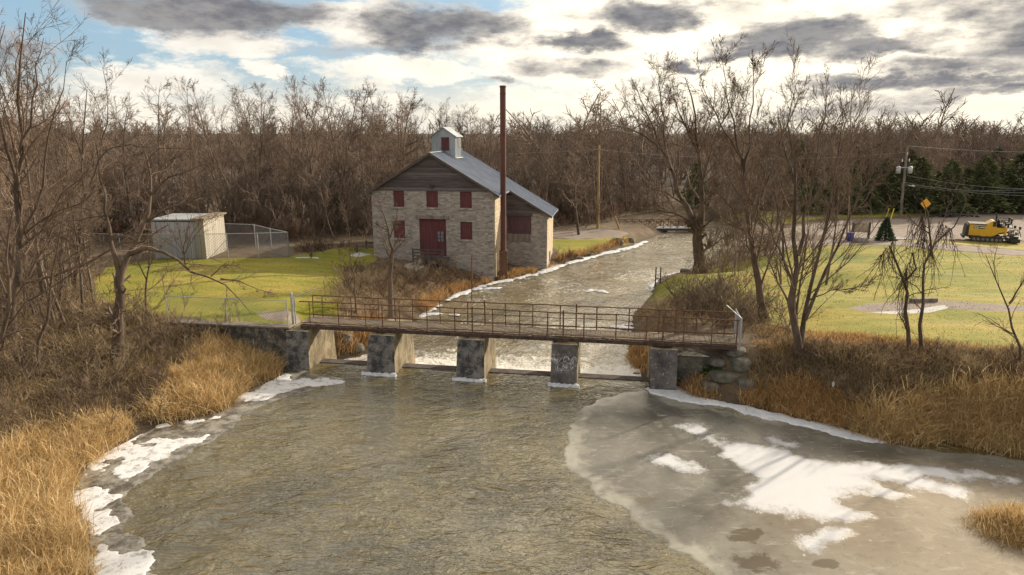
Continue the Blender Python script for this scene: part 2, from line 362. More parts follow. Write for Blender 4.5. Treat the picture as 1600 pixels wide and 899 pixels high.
def patch_noise(x, y, s, seed=0):           # smooth value noise in [0,1]
    x = np.asarray(x)/s+seed*17.3; y = np.asarray(y)/s+seed*9.1
    xi, yi = np.floor(x), np.floor(y); fx, fy = x-xi, y-yi; fx = fx*fx*(3-2*fx); fy = fy*fy*(3-2*fy)
    h = lambda a, b: np.modf(np.abs(np.sin(a*127.1+b*311.7+seed)*43758.5453))[0]
    return (h(xi, yi)*(1-fx)+h(xi+1, yi)*fx)*(1-fy)+(h(xi, yi+1)*(1-fx)+h(xi+1, yi+1)*fx)*fy
def fbm(x, y, s, seed=0, o=4):
    r = 0; a = .5; t = 0
    for i in range(o): r = r+a*patch_noise(x, y, s/2**i, seed+i); t += a; a *= .55
    return r/t
def sdist(x, y, poly):
    """signed distance to polygon, positive outside"""
    x = np.asarray(x, float); y = np.asarray(y, float); poly = np.asarray(poly, float)
    d = np.full(x.shape, 1e9); ins = np.zeros(x.shape, bool); n = len(poly)
    for i in range(n):
        x0, y0 = poly[i]; x1, y1 = poly[(i+1) % n]; ex, ey = x1-x0, y1-y0
        t = np.clip(((x-x0)*ex+(y-y0)*ey)/(ex*ex+ey*ey+1e-12), 0, 1)
        d = np.minimum(d, np.hypot(x-x0-t*ex, y-y0-t*ey))
        if y0 != y1:
            c_ = ((y0 > y) != (y1 > y)) & (x < (x1-x0)*(y-y0)/(y1-y0)+x0); ins ^= c_
    return np.where(ins, -d, d)
def ss(x, a, b): t = np.clip((x-a)/(b-a), 0, 1); return t*t*(3-2*t)
def pxpoly(pts, z): return np.array([at_z(x, y, z)[:2] for x, y in pts])

# ------------------------------------------------------------------ terrain
ZD = -1.2
U_px = [(445, 566), (452, 580), (430, 594), (398, 606), (368, 625), (345, 645), (300, 655), (250, 665), (205, 690), (160, 712), (120, 745), (95, 790), (120, 815), (132, 850), (140, 899)]
U_pr = [(1700, 790), (1650, 730), (1600, 712), (1540, 702), (1470, 687), (1440, 692), (1390, 692), (1340, 680), (1300, 667), (1240, 655), (1200, 640), (1150, 635), (1090, 622), (1060, 604)]
POND = np.vstack([pxpoly(U_px, 0), [(-10.5, 10), (-11, 4), (-18, -20), (-40, -70), (50, -70), (30, -20), (19, 4), (17, 12)], pxpoly(U_pr, 0)])
D_px = [(505, 566), (545, 560), (590, 545), (640, 512), (655, 497), (700, 467), (735, 453), (770, 441), (830, 428), (862, 417), (900, 406), (940, 395), (985, 384), (1008, 374), (1028, 366), (1042, 359), (1058, 352),
        (1075, 346), (1110, 342), (1165, 346), (1150, 353), (1138, 365), (1130, 385), (1112, 402), (1085, 418), (1058, 427), (1030, 434), (1018, 447), (1020, 460), (1006, 476), (992, 490), (986, 525), (990, 555)]
a_ = at_z(445, 566, 0)[:2]; b_ = at_z(1060, 602, 0)[:2]
_u = (b_-a_)/np.linalg.norm(b_-a_)
RIVER = np.vstack([[a_+_u*.8], pxpoly(D_px, ZD), [b_-_u*.6]])
bridge_u = (b_-a_)/np.linalg.norm(b_-a_)
CTRL = [(at_z(x, y, z)[0], at_z(x, y, z)[1], z) for x, y, z in [
    (260, 500, 1.8), (360, 500, 1.8), (440, 495, 1.8), (300, 450, 1.6), (400, 440, 1.5), (240, 430, 1.4), (200, 470, 1.7), (250, 405, 1.05), (350, 400, 1.0), (450, 402, 1.0), (520, 395, .9),
    (560, 404, .5), (585, 410, .3), (640, 415, .2), (700, 425, -.2), (530, 440, 1.1), (600, 450, .3), (560, 480, 1.3),
    (772, 440, -1.0), (850, 424, -1.0), (900, 385, -.6), (960, 372, -.5), (880, 365, -.4), (934, 357, -.3), (1000, 360, -.4),
    (1020, 470, -.3), (1060, 450, 0), (1092, 425, -.5), (1150, 440, .3), (1110, 480, .9), (1160, 520, 1.7), (1200, 500, 1.6), (1150, 540, 1.8), (1270, 545, 2.0), (1600, 550, 2.0), (1400, 520, 1.95), (1300, 480, 1.8), (1500, 480, 1.8),
    (1400, 430, 1.3), (1200, 430, .8), (1590, 420, 1.2), (1500, 395, .8), (1350, 395, .7), (1240, 395, .4), (1400, 360, .2), (1580, 375, .25), (1590, 345, .2), (1500, 340, .2), (1300, 340, .15), (1150, 345, -.3),
    (100, 400, 1.2), (0, 430, 1.4), (400, 370, .8), (200, 370, 1.0), (150, 500, 1.7), (60, 540, 1.6), (0, 620, 1.4), (100, 600, 1.2), (0, 750, 1.0), (30, 860, .9), (150, 620, 1.1), (250, 560, 1.2)]]
CTRL += [(-40, 0, 1.5), (-30, -30, 1.5), (40, 0, 1.5), (45, -30, 1.5), (25, 15, 1.5), (30, 22, 2.0)]
CTRL += [(x, y, z) for x in (-200, -100, -40, 40, 120, 220) for y, z in ((110, .5), (200, .8))]
CTRL = np.array(CTRL)
TUFT = at_z(1590, 830, 0)[:2]
def height(x, y):
    x = np.asarray(x, float); y = np.asarray(y, float)
    num = np.zeros(x.shape); den = np.zeros(x.shape)
    for cx_, cy_, cz_ in CTRL:
        wgt = 1/((x-cx_)**2+(y-cy_)**2+1.5)**1.7; num += wgt*cz_; den += wgt
    P = num/den
    du = sdist(x, y, POND); dd = sdist(x, y, RIVER)
    bw = 5-2.6*ss(x, -3, 1)
    zr = ZD-.25*ss(y, 55, 95)
    P = P+(fbm(x, y, 3.0, 5)-.5)*.25*ss(np.minimum(du, dd), .2, 2)*(1-.8*ss(np.minimum(du, dd), 4, 7))
    hu = np.where(du > 0, P*(ss(du, -.2, bw)*.6+.4*np.clip(du/bw, 0, 1)), -.55*ss(-du, 0, 1.2))
    hd = np.where(dd > 0, zr+(P-zr)*ss(dd, -.3, 2.2), zr-.45*ss(-dd, -.05, 1.0))
    h = np.minimum(hu, hd)
    h = np.where(hu < P-.0, np.minimum(hu, hd), h)
    h = h+.62*np.exp(-((x-TUFT[0]-.3)**2/1.4+(y-TUFT[1])**2/1.1))
    return h
def ground_px(px, py):                        # where the ray through a pixel meets the land
    d = ray(px, py); t = np.concatenate([np.arange(8, 120, .1), np.arange(120, 600, 1.)]); p = CV+t[:, None]*d
    k = np.nonzero(p[:, 2] < height(p[:, 0], p[:, 1]))[0]
    return p[k[0]] if len(k) else p[-1]
def gz(x, y): return float(height(np.array([x]), np.array([y]))[0])
def gpoly(pts): return np.array([ground_px(x, y)[:2] for x, y in pts])

def grid_axis(segs):
    out = []
    for a, b, s in segs: out += list(np.arange(a, b, s))
    return np.array(out+[segs[-1][1]])
gx = grid_axis([(-1500, -300, 150), (-300, -90, 12), (-90, -36, 1.2), (-36, -18, .45), (-18, 16, .2), (16, 36, .45), (36, 90, 1.2), (90, 300, 12), (300, 1500, 150)])
gy = grid_axis([(-200, -20, 15), (-20, 10, 2), (10, 34, .2), (34, 60, .33), (60, 100, .8), (100, 220, 6), (220, 1000, 60), (1000, 2500, 300)])
GX, GY = np.meshgrid(gx, gy); GZ = height(GX, GY)
LAWN_L = gpoly([(140, 470), (255, 500), (360, 508), (450, 508), (520, 503), (530, 480), (540, 440), (560, 415), (583, 408), (583, 385), (520, 388), (450, 403), (250, 405), (180, 415), (150, 440)])
LAWN_R = gpoly([(1010, 470), (1025, 448), (1060, 430), (1130, 418), (1190, 400), (1240, 388), (1330, 383), (1400, 384), (1470, 391), (1600, 401), (1700, 406), (1800, 560), (1600, 552), (1450, 538), (1270, 525), (1230, 510), (1150, 495), (1090, 475)])
PATH_A = gpoly([(1325, 482), (1360, 474), (1420, 472), (1475, 471), (1600, 479), (1750, 484), (1750, 496), (1600, 489), (1540, 487), (1480, 483), (1400, 492), (1350, 488)])
PATH_CONCRETE = gpoly([(1362, 489), (1400, 487), (1445, 483), (1476, 476), (1482, 482), (1450, 488), (1395, 491)])  # whitish concrete strip of the path, drawn through the snow mask
PATH_B = gpoly([(1130, 392), (1250, 386), (1330, 382), (1400, 383), (1470, 390), (1600, 400), (1750, 407), (1750, 399), (1600, 393), (1470, 381), (1400, 375), (1330, 374), (1230, 378), (1130, 386)])
LOT = gpoly([(1235, 356), (1300, 344), (1400, 342), (1485, 341), (1495, 330), (1505, 322), (1620, 318), (1900, 318), (1900, 378), (1600, 376), (1480, 374), (1390, 374), (1330, 371), (1260, 366)])
ROAD_L = gpoly([(862, 362), (905, 361), (960, 360), (985, 366), (965, 372), (900, 374), (862, 372)])
GRASS_C = gpoly([(862, 374), (905, 374), (960, 373), (990, 371), (1000, 374), (975, 380), (930, 392), (900, 400), (868, 402)])
GRASS_V = gpoly([(1120, 352), (1230, 350), (1300, 341), (1400, 338), (1490, 334), (1490, 326), (1400, 325), (1250, 330), (1140, 340)])
VERGE = gpoly([(1380, 376), (1480, 377), (1600, 379), (1800, 382), (1800, 400), (1600, 391), (1470, 380)])
ROAD_F = gpoly([(1160, 343), (1250, 336), (1330, 331), (1420, 327), (1500, 324), (1500, 329), (1420, 331), (1330, 335), (1250, 341), (1160, 349)])
PADL = gpoly([(405, 490), (455, 487), (470, 500), (450, 503), (420, 500)])
DOCK = gpoly([(578, 398), (560, 402), (545, 400), (560, 394)])
SNOWY = [gpoly([(628, 416), (655, 408), (668, 414), (650, 424)]), gpoly([(462, 402.5), (496, 402.5), (496, 404), (464, 404)])]
nz1 = (fbm(GX, GY, 4, 3)-.5)
def mask(poly, soft=.3, nz=.6): return ss(-sdist(GX, GY, poly)+nz1*nz, -soft, soft)
lawn = np.max([mask(p, .5, 1.2) for p in (LAWN_L, LAWN_R, GRASS_C, GRASS_V, VERGE)], 0)
gravel = np.max([mask(p, .35, .5) for p in (PATH_A, PATH_B, LOT, ROAD_L, ROAD_F, PADL)], 0)
snowm = np.max([mask(p, .18, .3) for p in [PATH_CONCRETE, DOCK]+SNOWY], 0)
du = sdist(GX, GY, POND); dd = sdist(GX, GY, RIVER)
wet = 1-ss(np.minimum(du, dd), 0, .7)
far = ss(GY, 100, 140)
nyg, nxg = GX.shape; idx = np.arange(nyg*nxg).reshape(nyg, nxg)
quads = np.stack([idx[:-1, :-1], idx[:-1, 1:], idx[1:, 1:], idx[1:, :-1]], -1).reshape(-1, 4)
gm, t, b = new_mat('ground'); co = t.n('ShaderNodeTexCoord').outputs['Object']
A = lambda k: t.n('ShaderNodeAttribute', attribute_name=k).outputs['Fac']
big = t.noise(co, .16, 5, .6); mid = t.noise(co, .9, 5, .65); fine = t.noise(co, 7, 4, .7); str_ = t.noise(t.scalev(co, (.35, 1.5, 1)), .6, 4, .6)
g1 = t.ramp(t.m('ADD', t.m('MULTIPLY', big, .55), t.m('MULTIPLY', str_, .45)), [(.36, (.135, .165, .010)), (.5, (.26, .245, .018)), (.64, (.42, .31, .06))])
g1 = t.mix(t.m('MULTIPLY', t.sstep(fine, .35, .7), .5), g1, t.vm('MULTIPLY', g1, (.5, .52, .5)))
lf = t.sstep(t.m('ADD', t.noise(co, 13, 3, .7), t.m('MULTIPLY', big, .25)), .70, .78); g1 = t.mix(t.m('MULTIPLY', lf, .55), g1, (.17, .095, .04))
wr = t.sstep(t.noise(t.scalev(co, (.6, 1, 1)), .45, 5, .7), .57, .68); g1 = t.mix(t.m('MULTIPLY', wr, .5), g1, (.30, .225, .10))
soil = t.ramp(t.m('ADD', t.m('MULTIPLY', mid, .6), t.m('MULTIPLY', fine, .4)), [(.3, (.055, .038, .024)), (.5, (.13, .09, .055)), (.7, (.24, .17, .09))])
grv = t.ramp(t.m('ADD', t.m('MULTIPLY', mid, .4), t.m('MULTIPLY', fine, .6)), [(.3, (.18, .145, .12)), (.7, (.31, .25, .21))])
edge = lambda k, lo=.35, hi=.65: t.sstep(t.m('ADD', A(k), t.m('MULTIPLY', t.m('SUBTRACT', mid, .5), .8)), lo, hi)
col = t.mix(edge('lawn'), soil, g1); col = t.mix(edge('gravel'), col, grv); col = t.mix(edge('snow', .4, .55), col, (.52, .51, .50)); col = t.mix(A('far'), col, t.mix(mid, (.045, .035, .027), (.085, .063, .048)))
col = t.mix(t.m('MULTIPLY', A('wet'), .6), col, (.035, .028, .018))
t.put(b.inputs['Base Color'], col); b.inputs['Roughness'].default_value = .95
bump(t, b, t.m('ADD', fine, mid), .6, .08)
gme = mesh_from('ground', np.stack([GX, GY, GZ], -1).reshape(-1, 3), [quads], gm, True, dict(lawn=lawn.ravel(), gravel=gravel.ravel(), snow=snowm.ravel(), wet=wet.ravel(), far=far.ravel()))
tag(link('ground', gme), kind='structure')

# ------------------------------------------------------------------ water
def water_mat(name, base, base2, foam_amt, wscale, strength, dist_, rough):
    m, t, b = new_mat(name); co = t.n('ShaderNodeTexCoord').outputs['Object']
    warp = t.noise(co, .5, 3, .5, out=1); v = t.vm('ADD', t.scalev(co, wscale), t.vm('MULTIPLY', warp, (1.2, 1.2, 0)))
    h1 = t.noise(v, 1.4, 3, .55, dist=.6); h2 = t.noise(v, 4.2, 3, .6, dist=.4); h3 = t.noise(co, .35, 2, .5)
    amp = t.ramp(h3, [(.35, .55), (.6, 1.0)])
    h = t.m('MULTIPLY', t.m('ADD', t.m('MULTIPLY', h1, 1.0), t.m('MULTIPLY', h2, .38)), amp)
    bed = t.noise(co, .3, 4, .6)
    col = t.mix(t.sstep(bed, .35, .65), base, base2)
    if foam_amt:
        fo = t.sstep(t.m('ADD', t.m('MULTIPLY', h1, .45), t.m('ADD', t.m('MULTIPLY', h2, .4), t.m('MULTIPLY', t.n('ShaderNodeAttribute', attribute_name='foam').outputs['Fac'], .42))), .60-foam_amt*.1, .86-foam_amt*.1)
        col = t.mix(fo, col, (.78, .75, .68)); t.put(b.inputs['Roughness'], t.mixf(fo, rough, .6))
    else: b.inputs['Roughness'].default_value = rough
    t.put(b.inputs['Base Color'], col); b.inputs['IOR'].default_value = 2.35 if not foam_amt else 2.1; b.inputs['Specular IOR Level'].default_value = .5
    bump(t, b, h, strength, dist_); return m
WU = water_mat('pond_water', (.082, .064, .018), (.125, .100, .036), 0, (.95, 1.9, 1), 1.0, .155, .02)
WD = water_mat('rapids_water', (.14, .115, .065), (.22, .18, .11), 1, (1.9, 1.5, 1), 1.0, .11, .05)
pl = a_-bridge_u*60; pr = b_+bridge_u*60
nrm = np.array([-bridge_u[1], bridge_u[0]])
pl, pr = pl+nrm*.35, pr+nrm*.35
tag(link('pond_water', mesh_from('pond_water', [(pl[0], pl[1], 0), (pr[0], pr[1], 0), (70, -200, 0), (-70, -200, 0)], [[(0, 3, 2, 1)]], WU)), kind='structure')
# river below the weir: gentle standing waves and a fall at the sill
xs = np.arange(-12, 34, .22); ys = np.concatenate([np.arange(26, 60, .22), np.arange(60, 112, .6)])
X, Y = np.meshgrid(xs, ys)
dn = (X-a_[0])*nrm[0]+(Y-a_[1])*nrm[1]                        # distance downstream of the sill
zr = ZD-.25*ss(Y, 55, 95)
zz = -.04+(zr+.04)*ss(dn, .5, 3.4)
wv = (fbm(X, Y, .9, 11, 3)-.5)*.22*(1-.75*ss(dn, 8, 22)); zz = zz+wv*ss(dn, .6, 1.6)
foam = (1-ss(dn, 2.0, 8))*.9*ss(dn, .3, 1.2)+.20*ss(fbm(X, Y, 4, 23), .42, .62)*(1-.4*ss(Y, 45, 70))+.12
ky, kx = X.shape; idx = np.arange(ky*kx).reshape(ky, kx); q = np.stack([idx[:-1, :-1], idx[:-1, 1:], idx[1:, 1:], idx[1:, :-1]], -1).reshape(-1, 4)
keep = (dn.ravel()[q] > .3).all(1) & (sdist(X, Y, RIVER).ravel()[q] < 1.2).any(1); q = q[keep]
tag(link('river_water', mesh_from('river_water', np.stack([X, Y, zz], -1).reshape(-1, 3), [q], WD, True, dict(foam=foam.ravel()))), kind='structure')

# ------------------------------------------------------------------ ice
def sheet(name, polys, z, res, mat, amp=.35, sc=.5, thick=.02, seed=1, attrs=None, kind='structure'):
    allp = np.vstack(polys); x0, y0 = allp.min(0)-.5; x1, y1 = allp.max(0)+.5
    X, Y = np.meshgrid(np.arange(x0, x1, res), np.arange(y0, y1, res))
    d = np.min([sdist(X, Y, p) for p in polys], 0)+(fbm(X, Y, sc, seed, 5)-.5)*2*amp+(fbm(X, Y, sc*2.7, seed+50, 2)-.5)*1.6*amp
    ny_, nx_ = X.shape; idx = np.arange(ny_*nx_).reshape(ny_, nx_)
    q = np.stack([idx[:-1, :-1], idx[:-1, 1:], idx[1:, 1:], idx[1:, :-1]], -1).reshape(-1, 4)
    q = q[(d.ravel()[q] < 0).any(1)]
    zf = z(X, Y) if callable(z) else np.full(X.shape, z)
    Z = zf-ss(d, -.12, .0)*thick*2.2
    V = np.stack([X, Y, Z], -1).reshape(-1, 3)
    u_, inv = np.unique(q, return_inverse=True); at = {k: f(X, Y, d).ravel()[u_] for k, f in (attrs or {}).items()}
    o = link(name, mesh_from(name, V[u_], [inv.reshape(-1, 4)], mat, True, at)); return tag(o, kind=kind)
M['foamice'] = simple('foam_ice', (.34, .32, .29), (.72, .72, .74), 3, .6, bs=.5, bd=.02, lo=.36, hi=.52)
M['thinice'] = simple('thin_ice', (.08, .068, .05), (.33, .31, .27), 2.2, .3, bs=.3, bd=.02, lo=.4, hi=.62)
ICE = pxpoly([(1012, 607), (960, 612), (915, 633), (888, 662), (877, 700), (890, 735), (915, 765), (955, 797), (1000, 826), (1060, 862), (1120, 899), (1220, 960), (1700, 960), (1720, 740), (1600, 718), (1450, 700), (1380, 694), (1290, 672), (1150, 645), (1070, 628)], 0)
SN = [pxpoly(p, 0) for p in [
    [(1130, 702), (1165, 692), (1215, 700), (1240, 712), (1300, 725), (1370, 723), (1400, 730), (1460, 733), (1560, 744), (1555, 750), (1470, 748), (1440, 742), (1430, 748), (1505, 766), (1500, 773), (1440, 762), (1395, 752), (1365, 750), (1375, 760), (1400, 772), (1390, 776), (1355, 766), (1320, 768), (1305, 780), (1330, 797), (1358, 808), (1330, 812), (1262, 808), (1190, 797), (1135, 788), (1160, 775), (1180, 758), (1172, 735), (1140, 720)],
    [(1010, 718), (1045, 712), (1100, 733), (1090, 738), (1050, 730)],
    [(1250, 842), (1290, 832), (1320, 830), (1300, 845), (1262, 862)],
    [(1055, 668), (1098, 664), (1108, 676), (1090, 684), (1070, 676)], [(1095, 685), (1110, 680), (1150, 704), (1140, 708)],
    [(1545, 750), (1585, 752), (1583, 758), (1555, 757)], [(1205, 685), (1240, 695), (1236, 698), (1205, 690)]]]
im, t, b = new_mat('ice'); co = t.n('ShaderNodeTexCoord').outputs['Object']
A = lambda k: t.n('ShaderNodeAttribute', attribute_name=k).outputs['Fac']
nb = t.noise(co, .22, 5, .6, dist=1.2); nm = t.noise(co, 1.2, 5, .65, dist=.8); nf = t.noise(co, 9, 4, .75); ne = t.noise(co, 28, 2, .8)
icec = t.ramp(nb, [(.32, (.065, .060, .053)), (.5, (.135, .127, .111)), (.66, (.23, .22, .19))])
icec = t.mix(t.m('MULTIPLY', A('tan'), .75), icec, t.mix(nm, (.19, .15, .105), (.36, .295, .215)))
icec = t.mix(t.m('MULTIPLY', t.sstep(nm, .55, .75), .35), icec, (.42, .39, .31))
icec = t.mix(t.sstep(t.m('ADD', A('hole'), t.m('ADD', t.m('MULTIPLY', t.m('SUBTRACT', nf, .5), .9), t.m('MULTIPLY', t.m('SUBTRACT', nm, .5), 1.2))), .4, .75), icec, (.10, .08, .055))
rimv = t.sstep(t.m('ADD', A('rim'), t.m('MULTIPLY', t.m('SUBTRACT', nm, .5), 1.1)), .25, .95)
icec = t.mix(t.m('MULTIPLY', rimv, .42), icec, (.50, .48, .40))
vo = t.n('ShaderNodeTexVoronoi', Vector=co, Scale=2.3); icec = t.mix(t.m('MULTIPLY', t.sstep(t.m('ADD', vo.outputs['Distance'], t.m('MULTIPLY', nf, .25)), .22, .14), .6), icec, (.50, .48, .43))
vc = t.n('ShaderNodeTexVoronoi', Vector=t.vm('ADD', co, t.vm('MULTIPLY', t.noise(co, .8, 3, .6, out=1), (1.5, 1.5, 0))), Scale=.38); vc.feature = 'DISTANCE_TO_EDGE'; icec = t.mix(t.m('MULTIPLY', t.sstep(vc.outputs['Distance'], .010, .002), .2), icec, (.36, .34, .30))
icec = t.mix(t.m('MULTIPLY', t.sstep(t.noise(co, 3.5, 6, .75), .5, .68), .4), icec, (.08, .068, .05)); icec = t.mix(t.m('MULTIPLY', t.sstep(t.noise(t.scalev(co, (.5, 2.2, 1)), 2.2, 6, .7), .55, .7), .45), icec, (.46, .44, .39))
sn = t.m('ADD', A('snow'), t.m('ADD', t.m('MULTIPLY', t.m('SUBTRACT', nf, .5), .7), t.m('MULTIPLY', t.m('SUBTRACT', ne, .5), .6)))
ng = t.noise(co, 55, 2, .8); sn = t.m('ADD', sn, t.m('MULTIPLY', t.m('SUBTRACT', ng, .5), .8)); sn = t.sstep(sn, .22, .88); icec = t.mix(sn, icec, (.60, .60, .62))
t.put(b.inputs['Base Color'], icec); t.put(b.inputs['Roughness'], t.mixf(sn, .10, .8)); bump(t, b, t.m('ADD', t.m('MULTIPLY', nf, .4), sn), .5, .03)
HOLES = [at_z(x, y, 0)[:2] for x, y in [(1165, 838), (1185, 880), (1050, 700), (1012, 782), (955, 745), (1290, 880)]]; HR = [(.5, .34), (.6, .4), (.2, .1), (.5, .25), (.25, .15), (.3, .2)]
def f_hole(X, Y, d): return np.max([1-ss(np.hypot((X-h[0])/r[0], (Y-h[1])/r[1])+(fbm(X, Y, .35, 61)-.5)*1.6, .35, 1.5) for h, r in zip(HOLES, HR)], 0)
TANC = at_z(1520, 830, 0)[:2]
sheet('ice', [ICE], .012, .055, im, .30, .55, attrs=dict(
    snow=lambda X, Y, d: ss(-np.min([sdist(X, Y, p) for p in SN], 0)+(fbm(X, Y, .5, 31, 5)-.5)*1.0, -.48, .42),
    rim=lambda X, Y, d: (1-ss(-d+(fbm(X, Y, .7, 71)-.5)*1.1, .0, 1.1))*(1-ss(X, 8, 11)), hole=f_hole,
    tan=lambda X, Y, d: 1-ss(np.hypot((X-TANC[0])/7, (Y-TANC[1])/4.5), .4, 1.1)))
SHELF_R = pxpoly([(1012, 604), (1060, 603), (1100, 618), (1150, 628), (1240, 650), (1300, 662), (1390, 686), (1392, 694), (1340, 688), (1290, 674), (1230, 664), (1150, 643), (1080, 630), (1040, 622), (1012, 612)], .02)
sheet('shore_snow', [SHELF_R], .05, .05, M['snow'], .26, .35, .03, 4)
SHELF_L = [pxpoly(p, .01) for p in [
    [(450, 578), (460, 588), (542, 592), (540, 600), (470, 606), (425, 622), (395, 628), (372, 622), (400, 604), (430, 592)],
    [(345, 645), (390, 645), (388, 652), (330, 660), (300, 668), (240, 672), (200, 690), (196, 700), (245, 688), (325, 678), (322, 688), (285, 700), (238, 726), (200, 745), (172, 752), (185, 735), (215, 715), (150, 718), (200, 688), (250, 663)],
    [(90, 792), (120, 770), (150, 758), (196, 768), (194, 778), (160, 790), (140, 800), (190, 802), (196, 815), (165, 835), (180, 850), (238, 862), (242, 880), (235, 899), (225, 940), (130, 940), (135, 860), (150, 830), (120, 812), (135, 785), (110, 790)],
    [(150, 712), (190, 700), (170, 715), (152, 735), (130, 745)]]]
sheet('foam_ice', SHELF_L, .015, .04, M['foamice'], .50, .42, .015, 7)
sheet('thin_ice', [np.vstack([pxpoly([(455, 575), (545, 590), (500, 606), (430, 628), (392, 650), (330, 690), (240, 740), (205, 775), (200, 820), (245, 870), (240, 899), (230, 960), (120, 960)], 0), pxpoly([(135, 899), (125, 850), (92, 792), (150, 708), (250, 660), (345, 640), (400, 600)], 0)])], .006, .06, M['thinice'], .3, .5, .01, 17)
# thin white ice along the river below the weir and broken shelves in it
def ribbon(pts, w_): 
    P = pxpoly(pts, ZD+.1); T = np.gradient(P, axis=0); T /= np.linalg.norm(T, axis=1, keepdims=True); Nn = np.stack([-T[:, 1], T[:, 0]], 1); w_ = np.array(w_)[:, None]
    return np.vstack([P+Nn*w_, (P-Nn*w_)[::-1]])
RIB = [ribbon([(655, 494), (700, 467), (735, 452), (770, 441), (800, 436), (832, 428)], [.12, .22, .15, .18, .25, .2]), ribbon([(832, 430), (862, 418), (900, 407), (940, 396), (985, 385), (1010, 375)], [.3, .3, .25, .35, .45, .3]),
       ribbon([(640, 492), (680, 488), (715, 491)], [.05, .2, .05]), ribbon([(1018, 452), (1030, 436), (1055, 428), (1080, 420)], [.2, .22, .25, .1]), ribbon([(905, 458), (925, 452), (950, 456)], [.1, .3, .1]), ribbon([(735, 452), (780, 449)], [.12, .1]),
       ribbon([(985, 505), (960, 508), (990, 512)], [.1, .2, .1])]
sheet('river_ice', RIB, lambda X, Y: ZD-.25*ss(Y, 55, 95)+.10, .09, M['snow'], .46, .55, .03, 9)

# ------------------------------------------------------------------ footbridge over the weir
LZ = 1.9
dl = at_z(470, 508, LZ)[:2]; dr = at_z(1152, 541, LZ)[:2]
BU = (dr-dl)/np.linalg.norm(dr-dl); BV = np.array([-BU[1], BU[0]]); BL = np.linalg.norm(dr-dl); brz = math.atan2(BU[1], BU[0])
def bp(s, v, z): p = dl+BU*s+BV*v; return np.array([p[0], p[1], z])
DW = 1.25
br = empty('footbridge', bp(0, 0, LZ), 'rusty narrow walkway bridge crossing the weir on concrete piers', 'footbridge')
mb = MB()
mb.beam(bp(.0, .0, LZ-.08), bp(BL, 0, LZ-.08), .10, .15); mb.build('front_girder', 'dark_rust', br, world=True)
mb = MB(); mb.beam(bp(0, DW, LZ-.08), bp(BL, DW, LZ-.08), .10, .15); mb.build('rear_girder', 'dark_rust', br, world=True)
rng = np.random.default_rng(3)
mb = MB()
s_ = 0
while s_ < BL-.1:
    wd = .2*rng.uniform(.9, 1.1); mb.box(bp(s_+wd/2, DW/2, LZ+.02+rng.uniform(-.008, .008)), (wd-.012, DW-.12+rng.uniform(-.04, .04), .05), rz=brz); s_ += wd
mb.build('deck', 'deck', br, world=True)
pxs_front = [(470, 1), (485, 0), (530, 1), (572, 0), (598, 2), (625, 1), (668, 1), (711, 2), (738, 3), (770, 1), (812, 1), (855, 2), (880, 3), (912, 2), (962, 1), (1009, 2), (1035, 3), (1067, 1), (1111, 1), (1150, 2)]
def s_of_px(px, v, z):
    lo, hi = -3, BL+3
    for _ in range(40):
        m_ = (lo+hi)/2; p = bp(m_, v, z)-CV; k = p@FV; x = 800+FPX*p[0]/k
        if x < px: lo = m_
        else: hi = m_
    return lo
for v, nm, off, zt in ((0, 'front_railing', 0, 1.08), (DW, 'rear_railing', 20, 1.05)):
    mb = MB()
    for hz, r_ in ((zt, .026), (zt*.48, .018), (.12, .02)):
        n_ = 28; pts = [bp(BL*i/n_, v+rng.normal(0, .012), LZ+hz+rng.normal(0, .010)) for i in range(n_+1)]; mb.tube(pts, r_, 6)
    rail = mb.build(nm, 'rust', br, world=True)
    for px, k in pxs_front:
        s0 = s_of_px(px+off, v, LZ)
        if 0 <= s0 <= BL+.05:
            p = MB(); tx = rng.normal(0, .012); p.tube([bp(s0, v, LZ-.12), bp(s0+tx, v, LZ+zt+(.02 if k < 3 else .1))], [.02, .024, .028, .034][k], 6); p.build('post', 'rust', rail, world=True)
# weir sill between the piers
sill = MB(); sill.beam(np.array([*(a_+nrm*.45), -.55]), np.array([*(b_+nrm*.45), -.55]), .5, 1.16)
tag(sill.build('weir_sill', 'dark_wood'), 'dark low sill at the waterline between the bridge piers', 'weir')
# stain and spall material for the pier fronts sits in 'concrete'; each pier is a thing
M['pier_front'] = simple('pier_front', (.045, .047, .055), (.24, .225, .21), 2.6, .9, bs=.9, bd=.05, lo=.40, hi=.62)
m, t, b = new_mat('scarred_pier'); co = t.n('ShaderNodeTexCoord').outputs['Object']
n_a = t.noise(co, 2.0, 5, .65); n_b = t.noise(co, 2.6, 3, .6, dist=1.5); sep = t.n('ShaderNodeSeparateXYZ', Vector=co)
vein = t.m('SUBTRACT', 1, t.m('MULTIPLY', t.m('ABSOLUTE', t.m('SUBTRACT', n_b, .5)), 26), clamp=True)
band = t.m('MULTIPLY', t.sstep(sep.outputs[2], .45, .7), t.sstep(sep.outputs[2], 1.5, 1.1))
cc = t.ramp(n_a, [(.35, (.06, .056, .06)), (.7, (.21, .185, .175))]); cc = t.mix(t.m('MULTIPLY', vein, band), cc, (.62, .62, .66))
t.put(b.inputs['Base Color'], cc); b.inputs['Roughness'].default_value = .9; bump(t, b, n_a, .8, .05); M['scarred'] = m
m, t, b = new_mat('spalled_pier'); co = t.n('ShaderNodeTexCoord').outputs['Object']
n_a = t.noise(co, 2.0, 5, .65); n_b = t.noise(co, 5, 6, .75)
cc = t.ramp(n_a, [(.35, (.055, .053, .058)), (.7, (.20, .18, .17))]); cc = t.mix(t.sstep(n_b, .58, .63), cc, (.46, .36, .28))
t.put(b.inputs['Base Color'], cc); b.inputs['Roughness'].default_value = .9; bump(t, b, n_b, .8, .05); M['spalled'] = m
